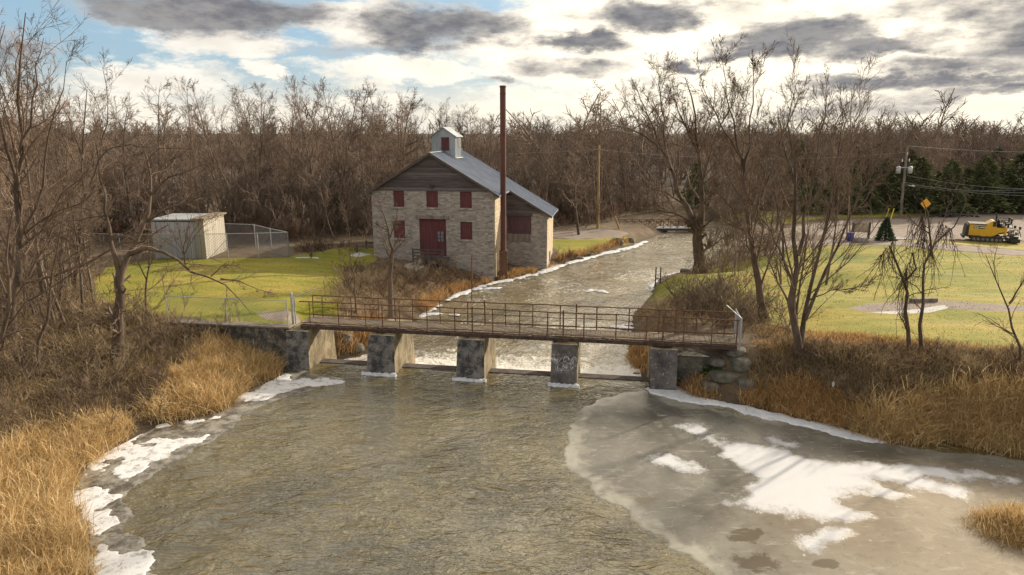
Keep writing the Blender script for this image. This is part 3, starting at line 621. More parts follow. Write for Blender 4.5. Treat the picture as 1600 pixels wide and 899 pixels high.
def face_grid(mbv, p00, p10, p01, p11, out, nu, nv, seed, amp=.03):
    """rough face: bilinear patch displaced along out"""
    P00, P10, P01, P11, O = [np.array(q, float) for q in (p00, p10, p01, p11, out)]
    u_, v_ = np.meshgrid(np.linspace(0, 1, nu), np.linspace(0, 1, nv)); u3, v3 = u_[..., None], v_[..., None]
    P = P00*(1-u3)*(1-v3)+P10*u3*(1-v3)+P01*(1-u3)*v3+P11*u3*v3
    e = np.minimum(np.minimum(u_, 1-u_)*8, 1)*np.minimum(np.minimum(v_, 1-v_)*8, 1)
    n_ = fbm(u_*3, v_*3, .6, seed)-.6; P = P+O*(n_*amp*2*e)[..., None]
    idx = np.arange(nu*nv).reshape(nv, nu); mbv.add(P.reshape(-1, 3), np.stack([idx[:-1, :-1], idx[:-1, 1:], idx[1:, 1:], idx[1:, :-1]], -1).reshape(-1, 4))
def pier(x0t, x1t, ztop, x0b, depth, label, mat, collar=True, seed=1, v0=-.42, side='sunlit_concrete', zb=-1.9, batter=.10):
    sa, sb = s_of_px(x0t, v0, ztop), s_of_px(x1t, v0, ztop); sab = s_of_px(x0b, v0-batter, 0)
    o = empty('bridge_pier', bp((sa+sb)/2, v0+depth/2, 0), label, 'pier', 'concrete piers under the walkway')
    U3 = np.array([*BU, 0]); V3 = np.array([*BV, 0])
    fl, fr, ftl, ftr = bp(sab, v0-batter, -.6), bp(sb+.03, v0-batter, -.6), bp(sa, v0, ztop), bp(sb, v0, ztop)
    bl_, br_, btl, btr = bp(sab, v0+depth+.35, zb), bp(sb+.03, v0+depth+.35, zb), bp(sa, v0+depth, ztop), bp(sb, v0+depth, ztop)
    fl2, fr2 = bp(sab, v0-batter, zb), bp(sb+.03, v0-batter, zb)
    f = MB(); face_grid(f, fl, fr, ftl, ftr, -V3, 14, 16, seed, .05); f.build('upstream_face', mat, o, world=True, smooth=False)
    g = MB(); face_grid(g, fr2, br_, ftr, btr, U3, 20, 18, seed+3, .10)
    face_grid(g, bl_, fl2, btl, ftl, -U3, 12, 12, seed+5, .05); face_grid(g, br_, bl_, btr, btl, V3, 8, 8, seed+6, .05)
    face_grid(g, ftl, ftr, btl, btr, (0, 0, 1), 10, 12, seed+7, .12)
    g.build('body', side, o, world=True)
    if collar:
        c_ = MB(); rg = np.random.default_rng(seed); n_ = 14
        pts = [bp(sab-.08+(sb-sab+.2)*i/n_, v0-batter-.07+rg.normal(0, .012), .03) for i in range(n_+1)]; c_.tube(pts, [.03+.075*rg.random() for _ in pts], 6); c_.tube([q+np.array([0, -.1, -.04]) for q in pts], [.03+.09*rg.random() for _ in pts], 6); c_.build('ice_collar', 'snow', o, world=True, smooth=True)
    return o
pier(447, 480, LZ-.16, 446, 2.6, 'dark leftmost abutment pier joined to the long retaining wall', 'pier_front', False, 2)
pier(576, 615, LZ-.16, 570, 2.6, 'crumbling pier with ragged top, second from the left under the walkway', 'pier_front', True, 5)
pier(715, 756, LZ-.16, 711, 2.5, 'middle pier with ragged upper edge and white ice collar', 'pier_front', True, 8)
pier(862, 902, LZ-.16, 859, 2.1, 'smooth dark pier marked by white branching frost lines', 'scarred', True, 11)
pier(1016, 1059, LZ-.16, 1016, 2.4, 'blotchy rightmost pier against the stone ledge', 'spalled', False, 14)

# retaining wall left of the bridge and its fence
w0 = at_z(250, 503, 1.85)[:2]; w1 = at_z(452, 512, 1.85)[:2]
o = empty('retaining_wall', (w1[0], w1[1], 1.2), 'long dark concrete retaining wall with a pale worn top edge left of the bridge', 'wall')
mb = MB(); d_ = (w1-w0)/np.linalg.norm(w1-w0); nn = np.array([-d_[1], d_[0]])
face_grid(mb, (*w0, -.4), (*w1, -.4), (*w0, 1.78), (*w1, 1.78), (-nn[0], -nn[1], 0), 60, 12, 21, .04)
w0b, w1b = w0+nn*.5, w1+nn*.5
mb.add([(*w0b, -.4), (*w1b, -.4), (*w1b, 1.78), (*w0b, 1.78), (*w0, 1.78), (*w1, 1.78), (*w0, -.4), (*w1, -.4)], [(0, 3, 2, 1), (4, 5, 2, 3), (7, 1, 2, 5), (6, 4, 3, 0)]); mb.build('wall_body', 'concrete', o, world=True)
mb = MB(); c_ = (w0+w1)/2+nn*.23; mb.box((c_[0], c_[1], 1.80+.025), (np.linalg.norm(w1-w0), .5, .07), rz=math.atan2(d_[1], d_[0])); mb.build('coping', 'grey_wood', o, world=True, bevel=.01)

def chain_fence(name, pts, h, label, spacing=3.0, pitch=.16, top=True, r=.025, lean=0, mesh=True, group=None, arms=False, wire_r=.0045, zb=None):
    """pts: ground polyline (x,y)"""
    gz_ = (lambda x, y: zb) if zb is not None else gz
    pts = [np.array(p, float) for p in pts]; root = empty(name, (*pts[0], gz_(*pts[0])), label, 'fence', group)
    for i, (p, q) in enumerate(zip(pts[:-1], pts[1:])):
        L = np.linalg.norm(q-p); n_ = max(1, round(L/spacing)); d = (q-p)/L
        for k in range(n_+(1 if i == len(pts)-2 else 0)):
            c_ = p+d*L*k/n_; z = gz_(*c_); mb = MB(); mb.tube([(*c_, z-.2), (c_[0]+lean, c_[1], z+h+.05)], r*1.3, 8); mb.build('post', 'galv', root, world=True)
            if arms:
                mb = MB(); mb.tube([(c_[0]+lean, c_[1], z+h+.03), (c_[0]+lean+.28, c_[1]-.05, z+h+.33)], .016, 6); mb.build('barb_arm', 'galv', root, world=True)
        zz_ = [gz_(*(p+d*L*k/8)) for k in range(9)]
        if top:
            mb = MB(); mb.tube([(*(p+d*L*k/8), zz_[k]+h) for k in range(9)], r, 6); mb.build('top_rail', 'galv', root, world=True)
        if mesh:
            mb = MB(); P = []; zi = lambda s: np.interp(s/L*8, range(9), zz_)
            for s in np.arange(-h, L, pitch):
                for sg in (1, -1):
                    a, e = (s, s+h) if sg > 0 else (s+h, s)
                    t0, t1 = 0, 1
                    lo, hi = min(a, e), max(a, e)
                    ta = (np.clip([a, e], 0, L)-a)/(e-a); t0, t1 = ta.min(), ta.max()
                    if t1-t0 < .02: continue
                    for tt in ((t0, t1),):
                        A_ = a+(e-a)*tt[0]; B_ = a+(e-a)*tt[1]; P.append([(*(p+d*A_), zi(A_)+.03+(h-.05)*tt[0]), (*(p+d*B_), zi(B_)+.03+(h-.05)*tt[1])])
            P = np.array(P); V, Fq = tubes(P, np.full(P.shape[:2], wire_r), 3); mb.add(V, Fq); mb.build('wire_mesh', 'wire', root, world=True)
    return root
chain_fence('chain_link_fence', [w0+nn*.3+d_*.2, w1+nn*.3+d_*-.2], 1.15, 'low chain link fence on top of the retaining wall before the lawn', 2.7, .14, True, .016, zb=1.84)
g0 = at_z(458, 503, 1.85)[:2]
o = empty('gate_post', (*g0, 1.8), 'tall galvanised post with slanting arm at the left bridge end', 'gate post')
mb = MB(); mb.tube([(*g0, 1.7), (*g0, 1.85+1.25)], .055, 10); mb.tube([(g0[0]+.13, g0[1]-.03, 1.75), (g0[0]+.13, g0[1]-.03, 3.0)], .03, 8); mb.build('post', 'galv', o, world=True)
mb = MB(); mb.tube([(*g0, 3.1), (*g0, 3.2), (*g0, 3.24)], [.06, .045, .005], 8); mb.build('cap', 'galv', o, world=True)
mb = MB(); mb.tube([(*g0, 2.95), (g0[0]+.95, g0[1]+.5, 3.28)], .022, 8); mb.build('arm', 'galv', o, world=True)
g1_ = at_z(1155, 541, 1.85)[:2]
o = empty('end_barrier', (*g1_, 1.8), 'grey mesh barrier panel with slanted arm closing the right bridge end', 'barrier')
for dv in (-.1, 1.35):
    p = g1_+BV*dv; mb = MB(); mb.tube([(*p, 1.6), (*p, 3.05)], .035, 8); mb.build('post', 'galv', o, world=True)
mb = MB(); p = g1_-BV*.1; q_ = g1_+BV*1.35
for hz in (2.0, 3.0): mb.tube([(*p, hz), (*q_, hz)], .02, 6)
mb.build('frame_rail', 'galv', o, world=True)
mb = MB(); P = []
for s in np.arange(-1, 1.45, .1):
    for sg in (0, 1):
        t0 = np.clip(-s, 0, 1); t1 = np.clip(1.45-s, 0, 1)
        if t1-t0 > .03:
            f_ = (lambda t: (*(p+BV*(s+t)), 2.0+(t if sg else 1-t))); P.append([f_(t0), f_(t1)])
V, Fq = tubes(np.array(P), np.full((len(P), 2), .005), 3); mb.add(V, Fq); mb.build('wire_mesh', 'wire', o, world=True)
mb = MB(); mb.tube([(*p, 3.02), (p[0]-.55, p[1]+.3, 3.5)], .022, 8); mb.build('arm', 'galv', o, world=True)

# stone ledge beside the right abutment: each block is a stone of its own
rng = np.random.default_rng(5); 
for k, (px, py, ww, hh, lab) in enumerate([(1083, 552, .95, .42, 'large flat topmost block of the stone ledge beside the right pier'), (1090, 574, .8, .4, 'square mossy block beneath the top block beside the right pier'), (1072, 596, .35, .32, 'small tan stone low against the right pier foot'),
        (1122, 566, .8, .34, 'rounded slab in the middle of the stone ledge'), (1133, 588, 1.25, .36, 'long low slab at the foot of the stone ledge'), (1160, 570, .9, .5, 'bulky block at the right end of the stone ledge'),
        (1110, 603, .8, .4, 'dark block under the long slab beside the shore snow'), (1150, 550, .9, .36, 'flat block under the right bridge end barrier'), (1165, 600, .7, .4, 'half buried block right of the long slab')]):
    p = ground_px(px, py+6)
    mb = MB(); mb.rock((0, 0, 0), (ww/2*1.15, .5, hh/2*1.3), rng, 3, .12); o = mb.build('ledge_stone', 'ledge', smooth=False); o.location = (p[0], p[1]+.15, p[2]+.12); tag(o, lab, 'stone', 'stones of the ledge by the right abutment')
mb = MB(); pA = at_z(1060, 545, 1.75); pB = at_z(1175, 552, 1.75); mb.box(((pA[0]+pB[0])/2, (pA[1]+pB[1])/2+1.15, .3), (pB[0]-pA[0], 1.2, 1.9), rz=brz)
tag(mb.build('ledge_core', 'ledge', bevel=.15), 'dark earth and rubble behind the ledge stones', 'bank')

# ------------------------------------------------------------------ mill
PSI = R_(9); MA = at_z(772, 439, ZD)
MU = np.array([math.cos(PSI), -math.sin(PSI), 0]); MV = np.array([math.sin(PSI), math.cos(PSI), 0]); MN = MV
def facade(px, py, off=0.0):               # pixel on the plane local y=off -> local (x, z)
    d = ray(px, py); P0 = MA+MV*off; t_ = ((P0-CV)@MN)/(d@MN); p = CV+d*t_-MA; return p@MU, p[2]
WL = -9.8; 
ZE = facade(772, 300)[1]; ZR = facade(675, 239)[1]; xm = WL/2; k_ = (ZR-ZE)/(-WL/2)
WGX, WGY, DEP = 3.63, 5.0, 10.0
mill = empty('stone_mill', MA, 'old grey stone mill with maroon shutters, blue metal roof and tin cupola beside the river', 'mill building', rz=-PSI)
ZB = -.5
def rect(p0, p1, off=0.0):
    a = facade(*p0, off); b = facade(*p1, off); return a[0], b[0], min(a[1], b[1]), max(a[1], b[1])
sh = [('upper left', rect((614, 295.5), (632, 323.7))), ('upper middle', rect((665.7, 296), (684.6, 324.4))), ('upper right', rect((718.4, 297), (737.3, 325.5))),
      ('lower left', rect((614.8, 345), (633.3, 372.8))), ('lower right', rect((719, 347), (738, 375)))]
door = rect((654.7, 342), (697.8, 401))
SZ = [facade(623, 295.5)[1], ZE]
zt = ZE-.02                                          # stone ends here, boards above
ops = [r for _, r in sh]+[door]; ops = [(a, b, c_, min(d, zt)) for a, b, c_, d in ops]
def open_wall(x0, x1, z0, z1, ops, y, depth, mat, name, parent):
    mb = MB(); xs = sorted({x0, x1, *[o[0] for o in ops], *[o[1] for o in ops]}); zs = sorted({z0, z1, *[o[2] for o in ops], *[o[3] for o in ops]})
    for i in range(len(xs)-1):
        for j in range(len(zs)-1):
            cx_, cz_ = (xs[i]+xs[i+1])/2, (zs[j]+zs[j+1])/2
            if any(o[0] < cx_ < o[1] and o[2] < cz_ < o[3] for o in ops): continue
            mb.add([(xs[i], y, zs[j]), (xs[i+1], y, zs[j]), (xs[i+1], y, zs[j+1]), (xs[i], y, zs[j+1])], [(0, 1, 2, 3)])
    for a, b, c_, d in ops:
        mb.add([(a, y, c_), (b, y, c_), (b, y, d), (a, y, d), (a, y+depth, c_), (b, y+depth, c_), (b, y+depth, d), (a, y+depth, d)], [(0, 4, 5, 1), (1, 5, 6, 2), (2, 6, 7, 3), (3, 7, 4, 0)])
    return mb.build(name, mat, parent)
open_wall(WL, 0, ZB, zt, ops, 0, .3, 'stone', 'front_wall', mill)
def shutter(r, parent, y, mat, leaves=2, nm='shutter'):
    a, b, c_, d = r; mb = MB(); n_ = max(4, round((b-a)/.17)); wd = (b-a)/n_
    for i in range(n_): mb.box((a+wd*(i+.5), y, (c_+d)/2), (wd-.012, .05, d-c_-.02))
    o = mb.build(nm, mat, parent)
    mb = MB()
    for fz in (.2, .8): mb.box(((a+b)/2, y-.045, c_+(d-c_)*fz), (b-a-.08, .03, .08))
    mb.build('batten', mat, o); return o
for _, r in sh: shutter((r[0], r[1], r[2], min(r[3], zt)), mill, .11, 'maroon')
def sill(r, y=0):
    mb = MB(); mb.box(((r[0]+r[1])/2, y-.02, r[2]-.07), (r[1]-r[0]+.25, .14, .13)); return mb.build('sill', 'sunlit_stone' if False else 'stone', mill, bevel=.015)
for _, r in sh: sill(r)
for nm, r in sh[3:]:
    mb = MB(); n_ = 7
    for i in range(n_): mb.box((r[0]-.1+(r[1]-r[0]+.2)*(i+.5)/n_, -.006, r[3]+.16), ((r[1]-r[0]+.2)/n_-.02, .03, .28))
    mb.build('lintel', 'stone', mill)
dr_ = shutter(door, mill, .16, 'maroon', nm='door')
mb = MB(); cx_ = door[0]*.22+door[1]*.78; 
for dx in (-.13, .13):
    for dz in (-.2, .08, .36): mb.box((cx_+dx, .10, (door[2]+door[3])/2+dz), (.2, .02, .23))
mb.build('notice', 'notice_blue', dr_)
mb = MB(); mb.box(((door[0]+door[1])/2, -.03, door[3]+.13), (door[1]-door[0]+.5, .16, .26)); mb.build('lintel', 'grey_wood', mill, bevel=.02)
# other walls
mb = MB(); mb.add([(0, 0, ZB-.5), (0, WGY, ZB-.5), (0, WGY, zt), (0, 0, zt)], [(0, 1, 2, 3)]); mb.build('river_side_wall', 'sunlit_stone', mill)
mb = MB(); mb.add([(WL, 0, ZB), (WL, DEP, ZB), (WL, DEP, zt), (WL, 0, zt)], [(0, 3, 2, 1)])
zw = ZR-k_*(-xm+WGX)                                  # underside height at the wing's outer wall
zw -= .12
mb.add([(WL, DEP, ZB), (WGX, DEP, ZB), (WGX, DEP, zw), (0, DEP, zt), (xm, DEP, ZR-.1), (WL, DEP, zt)], [(0, 5, 4, 3, 2, 1)]); mb.build('rear_wall', 'stone', mill)
mb = MB()
for i in range(13):                                   # quoins at the sunlit corner
    w_ = .5 if i % 2 else .32; mb.box((-w_/2+.012, w_/4*.5-.0+.03, ZB+.25+i*.52), (w_, w_*.5+.1, .47))
mb.build('quoin', 'stone', mill, bevel=.015)
# wing
wo_ = rect((792, 337), (830, 366), WGY); wz = facade(840, 334, WGY)[1]
open_wall(0.0, WGX, ZB-.4, wz, [(max(wo_[0], .05), wo_[1], wo_[2], wo_[3])], WGY, .2, 'stone', 'wing_front_wall', mill)
shutter((max(wo_[0], .05), wo_[1], wo_[2], wo_[3]), mill, WGY+.06, 'purple_wood', nm='loading_door')
mb = MB(); mb.box(((wo_[0]+wo_[1])/2, WGY-.05, wo_[2]-.33), (wo_[1]-wo_[0]-.1, .08, .6)); mb.build('door_threshold', 'grey_wood', mill)
mb = MB(); mb.box(((wo_[0]+wo_[1])/2, WGY-.04, wo_[3]+.10), (wo_[1]-wo_[0]+.2, .1, .2)); mb.build('lintel', 'dark_wood', mill)
open_wall(0, 5.0, ZB-.4, zw, [], 0, .1, 'sunlit_stone', 'wing_side_wall', mill)
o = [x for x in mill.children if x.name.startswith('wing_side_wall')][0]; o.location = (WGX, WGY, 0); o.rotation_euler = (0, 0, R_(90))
mb = MB(); mb.box((WGX+.012, WGY+2.2, ZB+1.3), (.05, .8, .9)); mb.build('shutter', 'dark_wood', mill)
# gable boards (front) and wing boards
zr0 = ZR-.10
OH = .48
mb = MB(); yb = -.03
def gable_pts(x0, x1, zb):                           # polygon under the roof line between x0 and x1
    top = lambda x: zr0-k_*abs(x-xm)
    p = [(x0, zb), (x1, zb), (x1, max(top(x1), zb+.01))]
    if x0 < xm < x1: p.append((xm, top(xm)))
    p.append((x0, max(top(x0), zb+.01))); return p
mb.prism(gable_pts(WL-.02, .02, zt), yb, yb+.12); mb.build('gable_siding', 'siding', mill)
mb = MB(); mb.box((xm-.0+.1, -.06, zt+.45), (.45, .06, .12)); mb.box((xm+.05, -.09, zt+.32), (.2, .1, .16)); mb.build('hoist_block', 'black', mill)
mb = MB(); mb.prism(gable_pts(.0, WGX+.02, wz), WGY-.03, WGY+.1); mb.build('wing_siding', 'siding', mill)
# roof: left slope, right slope over the main body, longer right slope over the wing
def slope(x0, x1, y0, y1, thick=.09):
    z = lambda x: ZR-k_*abs(x-xm)
    return [(x0, y0, z(x0)), (x1, y0, z(x1)), (x1, y1, z(x1)), (x0, y1, z(x0)), (x0, y0, z(x0)-thick), (x1, y0, z(x1)-thick), (x1, y1, z(x1)-thick), (x0, y1, z(x0)-thick)]
FB = [(0, 1, 2, 3), (4, 7, 6, 5), (0, 4, 5, 1), (1, 5, 6, 2), (2, 6, 7, 3), (3, 7, 4, 0)]
XE = OH+.02; XW = WGX+.42
mb = MB(); mb.add(slope(WL-OH, xm, -.35, DEP+.3), FB); mb.add(slope(xm, XE, -.35, WGY-.35), FB); mb.add(slope(xm, XW, WGY-.35, DEP+.3), FB)
roof = mb.build('roof', 'roofing', mill)
mb = MB()
for y in np.arange(-.3, DEP+.3, .42):                 # standing ribs
    xe = XE if y < WGY-.35 else XW
    for x0, x1 in ((xm, xe), (WL-OH, xm)):
        z0, z1 = ZR-k_*abs(x0-xm)+.025, ZR-k_*abs(x1-xm)+.025; mb.beam((x0, y, z0), (x1, y, z1), .035, .04)
mb.build('ribs', 'roofing', roof)
mb = MB(); mb.beam((xm, -.36, ZR+.03), (xm, DEP+.3, ZR+.03), .22, .05); mb.build('ridge_cap', 'tin', roof)
for x0, x1, y in ((WL-OH, xm, -.37), (xm, XE, -.37), (XE-.1, XW, WGY-.37)):
    mb = MB(); z0, z1 = ZR-k_*abs(x0-xm)-.06, ZR-k_*abs(x1-xm)-.06; mb.beam((x0, y, z0), (x1, y, z1), .04, .17); mb.build('bargeboard', 'dark_wood', roof)
# cupola
cy0 = 3.9; ca = facade(675, 225, cy0); cbx = facade(711, 225, cy0)[0]; ctop = facade(675, 211.5, cy0)[1]; cpk = facade(694, 198.5, cy0)[1]
x0, x1 = ca[0], cbx; cd_ = 2.1; xc = (x0+x1)/2; zf = lambda x: ZR-k_*abs(x-xm)-.05
cup = MB()
cup.add([(x0, cy0, zf(x0)), (xm, cy0, zf(xm)), (x1, cy0, zf(x1)), (x1, cy0, ctop), (xc, cy0, cpk-.05), (x0, cy0, ctop)], [(0, 1, 2, 3, 4, 5)])
cup.add([(x0, cy0+cd_, zf(x0)), (xm, cy0+cd_, zf(xm)), (x1, cy0+cd_, zf(x1)), (x1, cy0+cd_, ctop), (xc, cy0+cd_, cpk-.05), (x0, cy0+cd_, ctop)], [(5, 4, 3, 2, 1, 0)])
cup.add([(x1, cy0, zf(x1)), (x1, cy0+cd_, zf(x1)), (x1, cy0+cd_, ctop), (x1, cy0, ctop)], [(0, 1, 2, 3)])
cup.add([(x0, cy0, zf(x0)), (x0, cy0+cd_, zf(x0)), (x0, cy0+cd_, ctop), (x0, cy0, ctop)], [(0, 3, 2, 1)])
for x in np.arange(x0, x1+.01, .2): cup.box((x, cy0-.012, (zf(x)+ctop)/2), (.03, .025, ctop-zf(x)))
for y in np.arange(cy0, cy0+cd_+.01, .23): cup.box((x1+.012, y, (zf(x1)+ctop)/2), (.025, .03, ctop-zf(x1)))
cupo = cup.build('cupola', 'tin', mill)
mb = MB(); e_ = .16
for sgn in (-1, 1):
    xa = xc+sgn*((x1-x0)/2+e_); za = ctop-e_*(cpk-ctop)/((x1-x0)/2)
    mb.add([(xc, cy0-e_, cpk), (xa, cy0-e_, za), (xa, cy0+cd_+e_, za), (xc, cy0+cd_+e_, cpk), (xc, cy0-e_, cpk-.05), (xa, cy0-e_, za-.05), (xa, cy0+cd_+e_, za-.05), (xc, cy0+cd_+e_, cpk-.05)], FB)
mb.build('cupola_roof', 'tin', cupo)
r = rect((689.5, 214.5), (702.3, 235.5), cy0); shutter(r, cupo, cy0-.04, 'maroon')
mb = MB(); mb.box((x1+.03, cy0+cd_*.62, ctop-.55), (.04, .7, .9)); mb.build('vent', 'grey_wood', cupo)
mb = MB(); mb.beam((x1+.03, cy0-.05, zf(x1)+.1), (x1+.03, cy0+cd_+.05, zf(x1)+.1), .28, .03); mb.build('flashing', 'white', cupo)
# porch in front of the door
pz = door[2]; px0, px1 = door[0]-.15, door[1]+.1
porch = MB()
for x in np.arange(px0, px1, .2): porch.box((x+.1, -.75, pz-.03), (.18, 1.4, .05))
po = porch.build('porch', 'dark_wood', mill)
for x in (px0, (px0+px1)/2, px1):
    mb = MB(); mb.box((x, -1.4, pz-.35), (.11, .11, 2.3)); mb.build('porch_post', 'dark_wood', po)
mb = MB()
for z in (pz+.25, pz+.5, pz+.75): mb.box(((px0+px1)/2, -1.42, z), (px1-px0, .04, .1))
for x in np.arange(px0, px1, .3): mb.box((x, -1.38, pz-.55), (.14, .04, .85))
mb.build('porch_rail', 'dark_wood', po)
# loading ramp on the left wall
ramp = MB()
for y in np.arange(.6, 3.0, .2): ramp.box((WL-.9, y, 1.55), (1.7, .18, .06))
for y in (.7, 2.8):
    for x in (WL-1.7, WL-.1): ramp.box((x, y, 1.5), (.1, .1, 2.0))
    ramp.box((WL-.9, y, 2.3), (1.7, .05, .1))
ramp.build('side_stair_landing', 'dark_wood', mill)

# smokestack
sx_, sy_ = .60, .85; sp = MA+MU*sx_+MV*sy_; ztop = CAMH+(205-134)/1067*53.6*1.0
ztop = at_y(787.5, 134, sp[1])[2]
o = empty('smokestack', (sp[0], sp[1], ZD-.1), 'tall slender rust red steel smokestack rising past the mill eave', 'smokestack')
mb = MB(); mb.tube([(*sp[:2], 1.0), (*sp[:2], 4.5), (*sp[:2], 8), (*sp[:2], ztop)], .225, 20); mb.build('pipe', 'stack_rust', o, world=True, smooth=True)
mb = MB(); mb.box((sp[0], sp[1], -.2), (.62, .62, 2.6)); mb.build('base', 'rust', o, world=True, bevel=.02)
for zc in (4.0, 7.0, 10.0, 13.0):
    mb = MB(); mb.tube([(*sp[:2], zc), (*sp[:2], zc+.07)], .245, 20, False); mb.build('seam_band', 'stack_rust', o, world=True, smooth=True)
mb = MB(); mb.tube([(*sp[:2], ztop-.12), (*sp[:2], ztop-.02)], .255, 20, True); mb.build('rim', 'stack_rust', o, world=True)
mb = MB(); q_ = MA+MU*0+MV*sy_; mb.beam((*q_[:2], MA[2]+ZE-.35), (*sp[:2], MA[2]+ZE-.35), .05, .05); mb.build('bracket', 'galv', o, world=True)

# ------------------------------------------------------------------ shed and compound
sc = at_z(323, 405, 1.0); shed = empty('utility_shed', sc, 'pale flat roofed utility shed with left part toned bluish for shade inside the mesh fence', 'shed')
sh_h = at_y(340, 343.5, sc[1])[2]; xr = at_z(357, 404, 1.0)[0]; xl = at_y(246, 405, sc[1]+.4)[0]
SD = 3.7
mb = MB(); mb.box((sc[0]-.3, sc[1]+SD/2, (sh_h+.8)/2-.1), (.6, SD, sh_h-.8+.2)); mb.build('tall_block', 'shed_siding', shed, world=True)
mb = MB(); mb.box((sc[0]-.3, sc[1]+SD/2, sh_h+.04), (.95, SD+.35, .12)); mb.build('roof_slab', 'sunlit_concrete', shed, world=True)
xq = sc[0]-.6; mb = MB(); mb.box(((xq+xl)/2, sc[1]+SD/2+.03, (sh_h+.6)/2-.1), (xq-xl, SD-.1, sh_h-.75)); mb.build('low_block', 'shed_shaded', shed, world=True)
mb = MB(); mb.box(((xq+xl)/2-.04, sc[1]+SD/2+.03, sh_h-.02), (xq-xl+.06, SD+.05, .09)); mb.build('flat_roof', 'galv', shed, world=True)
mb = MB(); mb.box((xl+.75, sc[1]+.06, 1.85), (.9, .04, 1.9)); mb.build('door', 'galv', shed, world=True)
cf = [at_z(x, y, 1.0)[:2] for x, y in [(135, 409), (246, 407), (357, 405), (452, 402)]]; cb2 = at_z(410, 380, .9)[:2]
chain_fence('compound_fence', [cf[3], cf[2]], 1.9, 'tall galvanised mesh fence right of the pale shed', 2.4, .22, True, .03, wire_r=.008)
chain_fence('compound_fence', [cf[0], cf[1], cf[2]], 1.9, 'galvanised mesh fence running along the front of the pale shed', 2.6, .22, True, .025, wire_r=.007)
chain_fence('compound_fence', [cf[3], at_z(400, 388, .9)[:2], at_z(352, 386, .9)[:2]], 1.9, 'back run of the mesh fence turning behind the pale shed', 2.6, .22, True, .03, wire_r=.008)

# ------------------------------------------------------------------ trees
def strands(rng, P, D, L, R, steps, wob, up, taper):
    N = len(P); pts = np.zeros((N, steps+1, 3)); pts[:, 0] = P; d = D.copy(); p = P.copy()
    for s in range(steps):
        d = d+rng.normal(0, wob, (N, 3)); d[:, 2] += up; d /= np.linalg.norm(d, axis=1, keepdims=True); p = p+d*(L/steps)[:, None]; pts[:, s+1] = p
    rad = R[:, None]*(1-(1-taper)*np.linspace(0, 1, steps+1)[None]); return pts, rad
def kids(rng, pts, rad, L, k, t0, t1, lr, rr, ang, dang=.2, rmin=.006, shape=.5):
    N, S, _ = pts.shape; t = np.sort(rng.uniform(t0, t1, (N, k)), 1); f = t*(S-1); i = np.minimum(f.astype(int), S-2); fr = (f-i)[..., None]; n = np.arange(N)[:, None]
    a, b = pts[n, i], pts[n, i+1]; P = a*(1-fr)+b*fr; T = b-a; T /= np.linalg.norm(T, axis=2, keepdims=True)+1e-9
    r0 = rad[n, i]*(1-fr[..., 0])+rad[n, i+1]*fr[..., 0]
    q = rng.normal(0, 1, T.shape); q -= (q*T).sum(2, keepdims=True)*T; q /= np.linalg.norm(q, axis=2, keepdims=True)+1e-9
    an = (ang+rng.normal(0, dang, t.shape))[..., None]; D = T*np.cos(an)+q*np.sin(an)
    LL = L[:, None]*lr*(1-shape*t)*rng.uniform(.65, 1.25, t.shape); RR = np.maximum(r0*rr, rmin)
    return P.reshape(-1, 3), D.reshape(-1, 3), LL.ravel(), RR.ravel()
def crown_from(rng, pts, rad, L, levels):
    out = []
    for lv in levels:
        P, D, LL, RR = kids(rng, pts, rad, L, lv['k'], lv.get('t0', .2), lv.get('t1', 1), lv['len'], lv['rad'], lv['ang'], .22, lv.get('rmin', .006), lv.get('shape', .5))
        pts, rad = strands(rng, P, D, LL, RR, lv.get('steps', 3), lv.get('wob', .15), lv.get('up', .08), lv.get('taper', .45)); L = LL
        out.append((pts, rad, lv.get('sides', 3)))
    return out
def mesh_strands(name, groups, mat, parent=None, off=None):
    V, Fs, n = [], [], 0
    for pts, rad, sides in groups:
        v, f = tubes(pts, rad, sides); V.append(v); Fs.append(f+n); n += len(v)
    V = np.vstack(V)
    if off is not None: V = V-np.asarray(off)
    o = link(name, mesh_from(name, V, [np.vstack(Fs)], M[mat], True), parent); return o
def resample(p, n):
    p = np.array(p, float); s = np.r_[0, np.cumsum(np.linalg.norm(np.diff(p, axis=0), axis=1))]; u_ = np.linspace(0, s[-1], n)
    # smooth by catmull-like double interpolation
    q = np.stack([np.interp(u_, s, p[:, i]) for i in range(3)], 1); return q, s[-1]
BR = [dict(k=11, len=.42, rad=.45, ang=.75, up=.10, wob=.14, steps=4, sides=4, t0=.25), dict(k=6, len=.50, rad=.5, ang=.7, up=.10, wob=.16, steps=3, rmin=.009), dict(k=5, len=.55, rad=.6, ang=.65, up=.06, wob=.18, steps=2, rmin=.007)]
